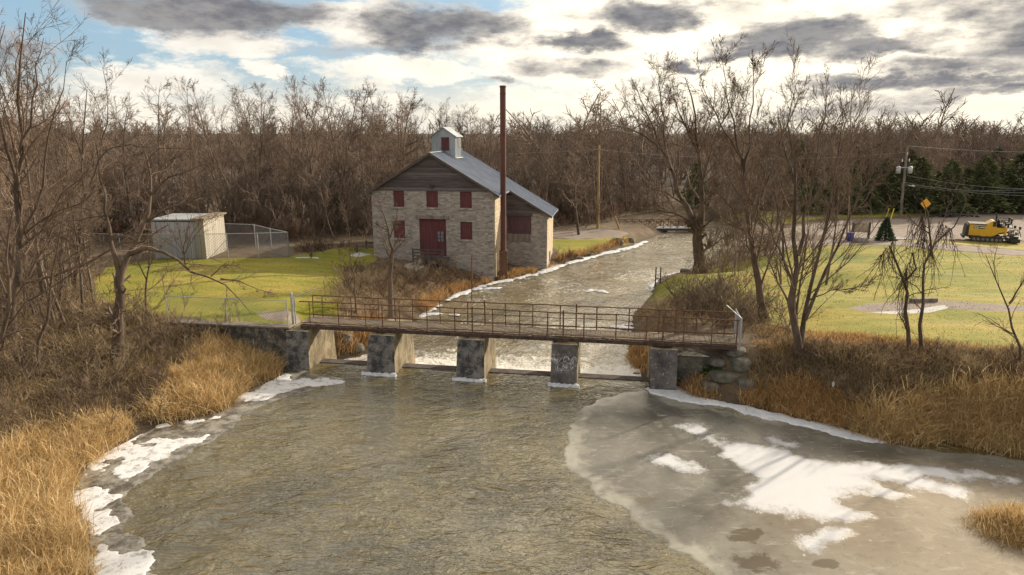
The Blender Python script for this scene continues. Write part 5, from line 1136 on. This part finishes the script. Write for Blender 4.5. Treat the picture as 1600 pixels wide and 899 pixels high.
L1 = gpoly([(-120, 700), (0, 705), (60, 690), (120, 668), (150, 655), (205, 668), (170, 702), (125, 738), (98, 788), (118, 815), (130, 850), (135, 899), (120, 960), (-150, 960)])
L2 = gpoly([(225, 655), (255, 610), (300, 570), (325, 535), (375, 518), (440, 528), (446, 560), (430, 590), (398, 602), (365, 622), (342, 642), (300, 652), (250, 662)])
R1 = gpoly([(1165, 632), (1165, 606), (1230, 600), (1290, 612), (1340, 632), (1345, 672), (1300, 662), (1240, 650), (1200, 637)])
R2 = gpoly([(1340, 650), (1400, 655), (1440, 628), (1500, 618), (1640, 612), (1700, 640), (1700, 730), (1600, 712), (1540, 702), (1470, 685), (1440, 690), (1400, 690), (1345, 676)])
R3 = gpoly([(1072, 600), (1110, 602), (1114, 622), (1090, 622), (1070, 615)])
blades('golden_reeds', [(L1, 36000), (L2, 24000)], 'reed', 'golden dry reeds along the left pond bank', 'reeds', (.25, .95), .008, .9, .34, 1)
blades('golden_reeds', [(R2, 30000)], 'reed', 'tall golden reed bed on the right bank at the photo edge', 'reeds', (.25, .95), .008, .9, .4, 2)
blades('rusty_grass', [(R1, 9000), (R3, 1800)], 'rusty_reed', 'rust orange dry grass on the right bank by the shore snow', 'dry grass', (.15, .6), .009, .9, .3, 3)
TP = np.array([TUFT+np.array([math.cos(a)*1.25-.1, math.sin(a)*.85]) for a in np.linspace(0, 6.28, 14)[:-1]])
blades('marsh_tuft', [(TP, 9000)], 'reed', 'olive and gold grass tuft on the ice at the lower right corner', 'dry grass', (.25, .75), .009, .6, .25, 4)
ORG = [gpoly([(984, 575), (986, 540), (1000, 538), (1015, 545), (1015, 585)]), gpoly([(780, 440), (800, 428), (860, 424), (880, 412), (860, 420), (800, 440)]), gpoly([(660, 490), (700, 462), (760, 442), (772, 440), (700, 452), (655, 480)]), gpoly([(870, 412), (905, 402), (985, 380), (980, 376), (900, 396), (868, 406)]), gpoly([(540, 560), (560, 545), (600, 535), (640, 512), (620, 505), (560, 520), (525, 540)])]
blades('rusty_grass', [(ORG[0], 1500), (ORG[1], 1600), (ORG[2], 2500), (ORG[3], 1500), (ORG[4], 2500)], 'rusty_reed', 'rust coloured grass fringing the river below the walkway', 'dry grass', (.25, .8), .014, .7, .3, 6)
# litter of dead stems over the banks
B1 = gpoly([(-150, 480), (0, 480), (130, 470), (170, 480), (255, 500), (450, 535), (360, 520), (300, 560), (250, 610), (225, 655), (150, 655), (0, 705), (-150, 705)])
B2 = gpoly([(1190, 545), (1230, 535), (1300, 545), (1450, 548), (1700, 560), (1700, 640), (1600, 612), (1440, 630), (1400, 655), (1340, 640), (1230, 600), (1165, 612), (1180, 590)])
B3 = gpoly([(520, 505), (530, 450), (545, 420), (590, 415), (640, 425), (700, 425), (765, 440), (700, 462), (655, 495), (620, 505), (560, 520)])
B4 = gpoly([(992, 488), (1030, 466), (1100, 470), (1160, 490), (1240, 515), (1240, 540), (1190, 530), (1155, 520), (1060, 522), (1000, 525)])
B5 = gpoly([(150, 430), (130, 470), (0, 480), (-150, 480), (-150, 400), (100, 400)])
BFR = gpoly([(1180, 545), (1300, 548), (1600, 556), (1600, 546), (1450, 533), (1270, 520), (1200, 512)])
blades('dead_stems', [(B1, 26000), (B5, 8000)], 'litter', 'matted dead stems and leaf litter on the left bank', 'undergrowth', (.15, .7), .010, 1.0, .5, 7)
blades('dead_stems', [(B2, 22000), (B4, 9000), (B3, 12000)], 'litter', 'matted dead stems on the right bank and below the mill', 'undergrowth', (.12, .55), .010, 1.0, .5, 8)
blades('lawn_fringe_grass', [(BFR, 9000)], 'rusty_reed', 'tawny rough grass between the lawn and the right bank', 'dry grass', (.08, .3), .012, .8, .4, 9)
def lawn_t(poly, n, label, seed): blades('lawn_grass', [(poly, n)], 'greengrass', label, 'grass', (.03, .11), .014, .7, .9, seed)
lawn_t(LAWN_R, 34000, 'short yellow green lawn grass on the right bank', 10); lawn_t(LAWN_L, 22000, 'short yellow green lawn grass left of the mill', 11)
IV = gpoly([(1075, 575), (1100, 565), (1135, 580), (1115, 592), (1085, 590)])
blades('ivy', [(IV, 900)], 'green_leaf', 'small green leaves growing among the ledge stones', 'ivy', (.1, .3), .03, .9, .2, 12)
# shrubs on the banks: a few kinds, copied
SHR = [mesh_from('shrub', *(lambda vf: (vf[0], [vf[1]]))(bushgeo(20+i, h_, n0, 7, 5, .018, sp, .0085)), M[mt], True) for i, (h_, n0, sp, mt) in enumerate([(2.0, 12, .5, 'pale_twig'), (1.5, 12, .7, 'dark_twig'), (2.4, 9, .4, 'twig'), (1.3, 14, .8, 'red_twig')])]
def shrubs(poly, n, label, group, smin, smax, kinds, seed):
    rng = np.random.default_rng(seed)
    for x, y in sample(poly, n, rng):
        k = int(rng.choice(kinds)); o = link('bank_shrub', SHR[k]); s = rng.uniform(smin, smax); o.location = (x, y, gz(x, y)); o.scale = (s*1.1, s*1.1, s); o.rotation_euler = (0, 0, rng.uniform(0, 6.28)); tag(o, ['pale twigged ', 'dark low ', 'tall open ', 'reddish '][k]+label, 'shrub', group)
shrubs(B1, 70, 'bare shrub in the thicket covering the left pond bank', 'shrubs covering the left pond bank', .5, 1.1, [0, 0, 2, 1], 1)
shrubs(B5, 40, 'bare shrub in the thicket by the left lawn edge', 'shrubs by the left lawn edge', .8, 1.5, [0, 0, 2], 2)
shrubs(B2, 64, 'shrub on the slope above the right reeds', 'shrubs on the slope above the right reeds', .3, .6, [1, 1, 3, 0], 3)
shrubs(B3, 44, 'shrub on the bank between the mill and the walkway', 'shrubs between the mill and the walkway', .45, 1.0, [0, 1, 3], 4)
shrubs(gpoly([(1040, 520), (1060, 480), (1100, 455), (1150, 460), (1200, 490), (1240, 535), (1190, 525), (1060, 520)]), 34, 'tangled shrub behind the right end of the walkway', 'shrubs behind the right end of the walkway', .6, 1.15, [0, 1, 2], 5)
shrubs(gpoly([(1105, 420), (1130, 385), (1180, 380), (1200, 420), (1150, 430)]), 12, 'shrub beside the large forked tree', 'shrubs beside the large forked tree', .9, 1.6, [1, 2, 0], 6)
shrubs(gpoly([(868, 412), (875, 402), (905, 398), (900, 408)]), 5, 'shrub at the river corner of the mill wing', 'shrubs at the mill wing', .6, .9, [1, 3], 7)
shrubs(gpoly([(455, 398), (470, 385), (580, 380), (578, 392), (500, 396)]), 9, 'shrub between the compound and the mill', 'shrubs between the compound and the mill', .6, 1.0, [3, 1], 8)

# ------------------------------------------------------------------ poles, wires, far bridge, parking area
def pole(label, base, top, r0, r1, mat, name='utility_pole'):
    o = empty(name, base, label, 'utility pole'); mb = MB(); b_ = np.array(base, float); t_ = np.array(top, float); mb.tube([b_-(0, 0, .4), b_*.5+t_*.5, t_], [r0, (r0+r1)/2, r1], 10); mb.build('shaft', mat, o, world=True, smooth=True); return o
pb = ground_px(1407, 337); Yp = pb[1]; pt = at_y(1418, 228, Yp)
up = pole('grey leaning utility pole with two transformer cans by the road', pb, pt, .17, .12, 'grey_wood')
for px in (1403.5, 1422):
    c_ = at_y(px, 266, Yp-.3); mb = MB(); mb.tube([c_+(0, 0, -.42), c_+(0, 0, -.38), c_+(0, 0, .36), c_+(0, 0, .44)], [.2, .26, .26, .12], 12); tk = mb.build('transformer', 'galv', up, world=True, smooth=True)
    mb = MB(); mb.tube([c_+(0, 0, .44), c_+(0, 0, .62)], [.04, .03], 6); mb.build('bushing', 'grey_rock', tk, world=True)
mb = MB(); mb.beam(at_y(1403, 262, Yp-.1), at_y(1422, 262, Yp-.1), .08, .1); mb.build('mount_arm', 'galv', up, world=True)
for px, py in ((1410, 251), (1421, 250), (1418, 240)):
    c_ = at_y(px, py, Yp-.15); mb = MB(); mb.tube([c_+(0, 0, -.2), c_, c_+(0, 0, .18)], [.05, .07, .03], 8); mb.build('insulator', 'white', up, world=True)
c_ = at_y(1425, 291, Yp-.3); mb = MB(); mb.tube([c_+(-.45, 0, .1), c_], .03, 6); mb.tube([c_+(0, 0, .05), c_+(.3, 0, 0)], [.12, .1], 8); mb.build('street_light', 'white', up, world=True)
yb = ground_px(934, 357); yt = at_y(936, 228, yb[1])
yp = pole('yellowish bare wooden pole beside the river behind the mill', yb, yt, .16, .11, 'pole_wood')
mb = MB(); c_ = at_y(936, 234, yb[1]); mb.beam(c_+(-.5, -.1, 0), c_+(.5, -.1, 0), .08, .09); mb.build('crossarm', 'pole_wood', yp, world=True)
mb = MB(); p0 = ground_px(969, 358); p1 = at_y(960, 338, p0[1]); mb.tube([p0-(0, 0, .2), p1], .1, 8); tag(mb.build('leaning_stub', 'pole_wood'), 'short leaning wooden stub at the far footbridge end', 'post')
def wire(a, b, sag, label, r=.014, name='power_line'):
    a, b = np.array(a), np.array(b); t_ = np.linspace(0, 1, 17)[:, None]; p = a*(1-t_)+b*t_; p[:, 2] -= sag*4*(t_*(1-t_))[:, 0]; mb = MB(); mb.tube(p, r, 4, False); tag(mb.build(name, 'black' if name == 'guy_wire' else 'wire'), label, 'wire', None)
wire(at_y(1416, 274, Yp), at_y(1720, 292, Yp-8), .8, 'upper cable of the bundle running right from the transformer pole')
wire(at_y(1415, 285, Yp), at_y(1720, 276, Yp-8), 1.3, 'middle cable of the bundle running right from the transformer pole')
wire(at_y(1414, 288, Yp), at_y(1720, 300, Yp-8), .5, 'third cable of the bundle running right from the transformer pole')
wire(at_y(1414, 290, Yp), at_y(1720, 308, Yp-8), .4, 'lowest cable of the bundle running right from the transformer pole')
wire(pt, at_y(1720, 236, Yp+6), .4, 'single top wire running right from the transformer pole head')
wire(at_y(1417, 238, Yp), at_y(936, 234, yb[1]), .9, 'long wire between the transformer pole and the yellowish pole')
wire(at_y(936, 234, yb[1]), at_y(300, 232, 88), .8, 'long wire passing left behind the mill from the yellowish pole')
wire(at_y(1413, 286, Yp), at_y(1446, 330, Yp-4), 0, 'upper guy wire slanting down from the transformer pole', .025, 'guy_wire')
wire(at_y(1412, 308, Yp), at_y(1452, 345, Yp-6), 0, 'lower guy wire slanting down from the transformer pole', .025, 'guy_wire')
# guy guards, signs, hydrant
for (xa, ya), (xb, yb_), lab in (((1384, 341), (1389, 326), 'left yellow guard sleeve on the grass left of the utility pole'), ((1392, 342), (1397, 326), 'right yellow guard sleeve on the grass left of the utility pole')):
    g_ = ground_px(xa, ya); mb = MB(); mb.tube([g_, at_y(xb, yb_, g_[1]+.2)], .06, 8); tag(mb.build('guy_guard', 'yellow_guard'), lab, 'guard')
sb = ground_px(1446, 343); st = at_y(1446, 318.5, sb[1]); o = empty('warning_sign', sb, 'orange diamond warning sign on a post by the road', 'road sign')
mb = MB(); mb.tube([sb, st], .035, 6); mb.build('post', 'grey_wood', o, world=True)
mb = MB(); s_ = .62; mb.prism([(-s_, 0), (0, -s_), (s_, 0), (0, s_)], -.02, .02); q = mb.build('panel', 'orange', o); q.location = tuple(st-sb+(0, -.06, 0))
hb = ground_px(1469, 334); o = empty('hydrant', hb, 'yellow hydrant like fitting on the road verge', 'hydrant')
mb = MB(); mb.tube([(0, 0, 0), (0, 0, .75), (0, 0, .9), (0, 0, 1.0)], [.13, .13, .10, .03], 10); mb.build('barrel', 'yellow_guard', o)
mb = MB(); mb.tube([(-.24, 0, .6), (.24, 0, .6)], .07, 8); mb.build('outlet', 'yellow_guard', o)
# dark gravel pile
rng = np.random.default_rng(77); gp = ground_px(1488, 339); mb = MB()
for _ in range(60): 
    dx, dy = rng.normal(0, 1.1), rng.normal(0, .5); mb.rock((dx, dy, .1+.25*math.exp(-dx*dx/2)), (.28, .22, .16), rng, 1, .3)
o = mb.build('gravel_pile', 'black', smooth=False); o.location = tuple(gp); tag(o, 'low dark heap of crushed stone at the road edge', 'heap')
# notice board with posts, bin, boulder, kerb
pA, pB = ground_px(1331, 374), ground_px(1356, 378.5); pB[1] = pA[1]; pB[0] = at_y(1356, 377, pA[1])[0]
o = empty('notice_board', pA, 'tan notice board between two dark posts on the verge', 'notice board')
hA = at_y(1331, 348, pA[1])[2]-pA[2]
for dx in (0, pB[0]-pA[0]):
    mb = MB(); mb.box((dx, 0, hA/2-.1), (.17, .17, hA+.2)); mb.build('post', 'dark_wood', o, bevel=.01)
dxx = pB[0]-pA[0]; mb = MB(); mb.prism([(.1, hA*.42), (dxx-.1, hA*.42), (dxx-.1, hA*.86), (dxx*.72, hA*1.0), (dxx*.28, hA*1.0), (.1, hA*.86)], -.04, .04); mb.build('board', 'plywood', o)
bb = ground_px(1328, 377); o = empty('litter_bin', bb, 'blue litter bin at the foot of the notice board', 'bin')
mb = MB(); mb.tube([(0, 0, 0), (0, 0, .08), (0, 0, .72), (0, 0, .74)], [.24, .27, .31, .28], 14); mb.build('drum', 'blue', o, smooth=False); mb = MB(); mb.tube([(0, 0, .72), (0, 0, .80)], .34, 14); mb.build('rim', 'blue', o)
mb = MB(); mb.rock((0, 0, .18), (.75, .45, .33), rng, 3, .18); o = mb.build('boulder', 'grey_rock'); o.location = tuple(ground_px(1345, 379)); tag(o, 'grey flat topped boulder beside the blue bin', 'boulder')
k0, k1 = ground_px(1392, 374.5), ground_px(1425, 375); mb = MB(); mb.beam(k0+(0, 0, .06), k1+(0, 0, .06), .3, .16); tag(mb.build('kerb_stone', 'white', bevel=.02), 'white kerb right of the small spruce', 'kerb')
t0, t1 = ground_px(1421, 473), ground_px(1464, 472); mb = MB(); mb.beam(t0+(0, 0, .1), t1+(0, 0, .1), .16, .2); tag(mb.build('timber_edging', 'grey_wood', bevel=.02), 'dark timber along the gravel path behind the vine tree', 'timber')
# barrier gate with sign
ga, gb = ground_px(1528, 324), ground_px(1585, 321); ga[1] = gb[1] = 96; ga = at_y(1528, 324, 96); gb_ = at_y(1590, 321, 96); ga[2] = gz(ga[0], 96); gb_[2] = gz(gb_[0], 96)
o = empty('barrier_gate', ga, 'white swing gate closing the far end of the parking area', 'gate')
mb = MB(); mb.tube([ga, ga+(0, 0, 1.25)], .09, 8); mb.build('post', 'grey_rock', o, world=True); mb = MB(); mb.tube([gb_, gb_+(0, 0, 1.1)], .09, 8); mb.build('post', 'grey_rock', o, world=True)
mb = MB(); mb.tube([ga+(0, 0, .55), gb_+(0, 0, .85)], .05, 6); mb.tube([ga+(0, 0, 1.1), gb_+(0, 0, 1.0)], .04, 6); mb.build('bar', 'white', o, world=True)
sc_ = at_y(1557.5, 321.5, 95.6); o = empty('no_entry_sign', (sc_[0], sc_[1], gz(sc_[0], sc_[1])), 'white square sign with a red ring and dark bar on the swing gate', 'sign')
dz = sc_[2]-gz(sc_[0], sc_[1]); mb = MB(); mb.box((0, 0, dz), (.82, .04, 1.0)); mb.build('panel', 'white', o)
mb = MB(); n_ = 28
ringo = [(.33*math.cos(a), .33*math.sin(a)) for a in np.linspace(0, 2*np.pi, n_, False)]; ringi = [(.21*x/.33, .21*y/.33) for x, y in ringo]
mb.add([(x, -.025, dz+.12+y) for x, y in ringo+ringi], [(i, (i+1) % n_, n_+(i+1) % n_, n_+i) for i in range(n_)]); mb.build('red_ring', 'red', o)
mb = MB(); mb.box((0, -.03, dz+.12), (.42, .01, .13)); mb.build('bar_symbol', 'black', o)
mb = MB(); mb.rock((0, 0, .5), (.7, .5, .75), rng, 3, .15); o = mb.build('boulder', 'plywood'); q_ = at_y(1595, 323, 90); o.location = (q_[0], 90, gz(q_[0], 90)); tag(o, 'upright tan boulder right of the swing gate', 'boulder')

# asphalt paver: x along the machine, y towards the far side
pv = ground_px(1507, 376.5); Z0 = pv[2]+.02; PR = R_(-27)
sc_l = np.linspace(.5, 1.5, 400); _p = pv[None]+sc_l[:, None]*5.75*np.array([[math.cos(PR), math.sin(PR), 0]])-CV; _x = 800+FPX*_p[:, 0]/(_p@FV); SCL = float(sc_l[np.argmin(abs(_x-1599))]); print('paver scale', SCL)
o = empty('asphalt_paver', (pv[0], pv[1]+.2, Z0), 'yellow and black tracked paving machine parked at the lot edge', 'paving machine'); o.scale = (SCL, SCL, SCL*1.1); o.rotation_euler = (0, 0, PR)
def part(nm, mat, f, bevel=0, parent=o, smooth=False): mb = MB(); f(mb); return mb.build(nm, mat, parent, bevel=bevel, smooth=smooth)
def hop(mb): mb.prism([(.42, .62), (2.15, .55), (2.15, 1.72), (.5, 1.80), (.36, 1.6)], 0, 2.3)
part('hopper', 'yellow', hop, .04)
part('hopper_lip', 'black', lambda mb: (mb.box((1.25, 1.15, 1.82), (1.75, 2.34, .10)), mb.box((.95, .05, .55), (1.4, .12, .14))), .02)
part('push_roller_frame', 'black', lambda mb: (mb.prism([(.05, .5), (.42, .4), (.42, 1.75), (.25, 1.72), (.08, 1.3)], -.05, 2.35), mb.tube([(.0, .2, .38), (.0, 2.1, .38)], .15, 12)), .02)
def hoodf(mb): mb.prism([(2.15, .62), (2.6, .55), (3.0, .68), (3.45, 1.0), (3.95, 1.1), (3.95, 1.5), (3.05, 1.55), (2.95, 2.2), (2.7, 2.22), (2.15, 1.85)], .02, 2.28)
hd = part('engine_hood', 'yellow', hoodf, .04)
part('hood_trim', 'white', lambda mb: mb.beam((2.12, .0, 1.92), (2.78, .0, 2.27), .08, .07), 0, hd)
part('hood_grille', 'black', lambda mb: mb.box((2.85, -.005, 1.9), (.28, .04, .5)), .01, hd)
lg = part('logo_panel', 'black', lambda mb: mb.box((1.42, -.012, 1.49), (1.12, .03, .30)), .0)
part('logo_plate', 'white', lambda mb: mb.box((1.12, -.032, 1.49), (.5, .02, .25)), 0, lg)
def text(nm, s, size, loc, mat, parent):
    cu = bpy.data.curves.new(nm, 'FONT'); cu.body = s; cu.size = size; cu.extrude = .006; cu.align_x = 'CENTER'; cu.align_y = 'CENTER'; cu.offset = .008
    to = bpy.data.objects.new(nm, cu); COL.objects.link(to); dg = bpy.context.evaluated_depsgraph_get(); me = bpy.data.meshes.new_from_object(to.evaluated_get(dg)); bpy.data.objects.remove(to)
    q = link(nm, me, parent); me.materials.clear(); me.materials.append(M[mat]); q.location = loc; q.rotation_euler = (R_(90), 0, 0)
text('lettering', 'CAT', .27, (1.12, -.05, 1.49), 'black', lg); text('lettering', 'AP555', .2, (1.70, -.035, 1.49), 'white', lg)
def track(yc):
    tr = part('track', 'black', lambda mb: mb.prism([(.75, .08), (.95, .0), (3.7, .0), (3.95, .15), (3.95, .42), (3.75, .58), (.95, .58), (.72, .42)], yc-.18, yc+.18), .02)
    for x in (1.05, 1.5, 1.95, 2.4, 2.85, 3.3, 3.65): part('track_wheel', 'grey_wood', lambda mb: mb.tube([(x, yc-.2, .22), (x, yc+.2, .22)], .15, 12), 0, tr)
    for x in np.arange(.95, 3.7, .16): part('cleat', 'dark_wood', lambda mb: mb.box((x, yc, .60), (.06, .36, .04)), 0, tr)
track(.2); track(2.1)
part('exhaust', 'black', lambda mb: mb.tube([(3.02, .5, 1.5), (3.02, .5, 2.6), (3.0, .5, 2.85), (2.9, .45, 3.05)], [.09, .09, .08, .07], 10))
part('air_filter', 'black', lambda mb: mb.tube([(3.3, .6, 1.6), (3.3, .6, 2.3), (3.3, .6, 2.4)], [.17, .17, .05], 12))
part('platform', 'black', lambda mb: (mb.box((4.0, 1.15, 1.58), (1.5, 2.2, .08)), mb.box((3.55, 1.15, 1.75), (.25, 2.0, .4))), .02)
for y in (.35, 1.9):
    st_ = part('operator_seat', 'black', lambda mb: (mb.box((4.25, y, 1.98), (.5, .5, .14)), mb.box((4.5, y, 2.28), (.13, .48, .55)), mb.box((4.25, y, 1.78), (.2, .2, .3))), .03)
    part('control_console', 'grey_wood', lambda mb: (mb.box((3.8, y, 2.15), (.16, .5, .34)), mb.box((3.8, y, 1.85), (.08, .12, .4))), .02)
part('handrail', 'black', lambda mb: (mb.tube([(3.5, .02, 1.6), (3.5, .02, 2.35), (4.1, .02, 2.35), (4.6, .02, 1.95), (4.6, .02, 1.6)], .025, 6), mb.tube([(3.5, 2.25, 1.6), (3.5, 2.25, 2.35), (4.6, 2.25, 2.35), (4.6, 2.25, 1.6)], .025, 6)))
part('side_frame', 'yellow', lambda mb: mb.prism([(3.9, .75), (4.1, .75), (4.18, 1.6), (3.98, 1.68)], -.02, .2), .01)
for yq in (-.12, 2.42): part('tow_arm', 'dark_wood', lambda mb: mb.beam((3.2, yq, .55), (5.2, yq, .95), .1, .16), .01)
sc2 = part('screed', 'black', lambda mb: (mb.box((5.05, 1.15, .28), (.9, 3.0, .42)), mb.box((4.45, 1.15, .35), (.35, 2.6, .4)), mb.box((5.0, 1.15, .62), (.7, 2.6, .2)), mb.box((5.5, 1.15, .42), (.35, 2.9, .06))), .02)
for x, z, r_ in ((4.5, .95, .17), (4.8, .85, .14), (4.7, 1.25, .12), (5.1, 1.05, .13)): part('hydraulic_motor', 'grey_wood', lambda mb: mb.tube([(x, -.1, z), (x, .3, z)], r_, 10), 0, sc2)
part('screed_rail', 'black', lambda mb: (mb.tube([(4.75, -.1, .8), (4.8, -.1, 1.5), (5.3, -.1, 1.35), (5.55, -.1, .7)], .035, 6), mb.tube([(4.2, 0, 1.2), (5.0, -.1, 1.45), (5.5, -.1, 1.0)], .03, 6), mb.tube([(5.3, .0, .8), (5.35, .0, 1.6)], .03, 6)))
part('screed_control_box', 'black', lambda mb: (mb.box((5.35, .0, 1.62), (.22, .2, .3)), mb.box((5.22, 2.2, 1.5), (.22, .2, .3))), .02)
part('auger_guard', 'grey_rock', lambda mb: mb.beam((4.35, -.05, 1.38), (4.85, -.05, 1.30), .05, .1))

# far footbridge across the river
fy = 80.; fa, fb = at_y(968, 358, fy), at_y(1082, 357, fy); zd = at_y(1020, 357, fy)[2]
o = empty('far_footbridge', (fa[0], fy, zd), 'low far footbridge with pale deck and crossed railings beyond the river trees', 'footbridge')
mb = MB(); mb.box(((fa[0]+fb[0])/2, fy+.7, zd), (fb[0]-fa[0], 1.5, .10)); mb.build('deck', 'galv', o, world=True)
mb = MB(); mb.box(((fa[0]+fb[0])/2, fy+.7, zd-.2), (fb[0]-fa[0], 1.2, .24)); mb.build('girder', 'dark_wood', o, world=True)
for yy in (fy+.02, fy+1.4):
    mb = MB(); mb.beam((fa[0], yy, zd+.85), (fb[0], yy, zd+.85), .06, .07); rl = mb.build('railing', 'rust', o, world=True); n_ = 10; xs_ = np.linspace(fa[0], fb[0], n_+1)
    for x in xs_: mb = MB(); mb.beam((x, yy, zd), (x, yy, zd+.85), .06, .06); mb.build('post', 'rust', rl, world=True)
    mb = MB()
    for x0, x1 in zip(xs_[:-1], xs_[1:]): mb.beam((x0, yy, zd+.08), (x1, yy, zd+.82), .04, .04); mb.beam((x1, yy+.04, zd+.08), (x0, yy+.04, zd+.82), .04, .04)
    mb.build('cross_brace', 'rust', rl, world=True)
# gauge stand and thin post in the river
gp = at_z(1027, 450, ZD); o = empty('gauge_stand', gp, 'two dark upright stakes joined by a crosspiece at the river edge', 'gauge stand'); hh = at_y(1027, 418, gp[1])[2]-gp[2]
for dx in (-.16, .2): mb = MB(); mb.box((dx, 0, hh/2-.2), (.08, .08, hh+.4)); mb.build('stake', 'black', o)
mb = MB(); mb.box((.02, -.06, hh*.45), (.42, .04, .08)); mb.build('crosspiece', 'black', o)
rp = at_z(737, 470, ZD); tp = at_y(737.5, 398, rp[1]); mb = MB(); mb.tube([rp-(0, 0, .5), tp], .04, 8); tag(mb.build('iron_post', 'rust'), 'thin rust brown upright post in the river before the mill corner', 'post')
mb = MB(); q_ = ground_px(681, 408); mb.tube([q_, q_+(0, 0, .55)], .09, 8); tag(mb.build('stump_post', 'pole_wood'), 'short tan post below the mill porch', 'post')
# rocks below the walkway and along the river
for px, py, r_, lab in [(541, 534, (.42, .4, .38), 'dark rounded boulder beneath the left span of the walkway'), (558, 545, (.45, .35, .26), 'smaller dark boulder right of the rounded one beneath the left span'), (600, 527, (.3, .25, .2), 'low stone by the second pier on the left river bank'), (843, 428, (.5, .35, .25), 'grey stone at the foot of the mill wing'),
    (905, 408, (.5, .3, .3), 'dark stone on the river bank right of the mill'), (922, 401, (.45, .3, .28), 'dark stone further along the bank right of the mill'), (965, 380, (.7, .4, .45), 'largest dark stone at the bank near the far footbridge'), (985, 378, (.5, .35, .35), 'stone at the bank tip near the far footbridge'), (1020, 558, (.35, .3, .25), 'wet stone at the rusty grass behind the rightmost pier'),
    (995, 588, (.3, .25, .14), 'flat wet stone in the rapids behind the rightmost pier'), (1070, 425, (.5, .35, .2), 'stone at the root of the large forked tree')]:
    q_ = ground_px(px, py); mb = MB(); mb.rock((0, 0, r_[2]*.4), r_, rng, 2, .2); o = mb.build('river_rock', 'rock'); o.location = tuple(q_); tag(o, lab, 'rock')
# pale seed heads in the reeds
for px, py, lab in [(1302, 600, 'left white seed head standing above the right bank brush'), (1526, 600, 'middle pale cattail head above the right reed bed'), (1582, 600, 'right pale cattail head above the right reed bed')]:
    q_ = at_y(px, py, 23.6); o = empty('seed_head', (q_[0], q_[1], gz(q_[0], q_[1])), lab, 'plant'); mb = MB(); mb.tube([(q_[0], q_[1], gz(q_[0], q_[1])), q_], .01, 5); mb.build('stem', 'straw', o, world=True); mb = MB(); mb.tube([q_-(0, 0, .1), q_, q_+(0, 0, .06), q_+(0, 0, .1)], [.03, .05, .045, .01], 8); mb.build('head', 'white', o, world=True)
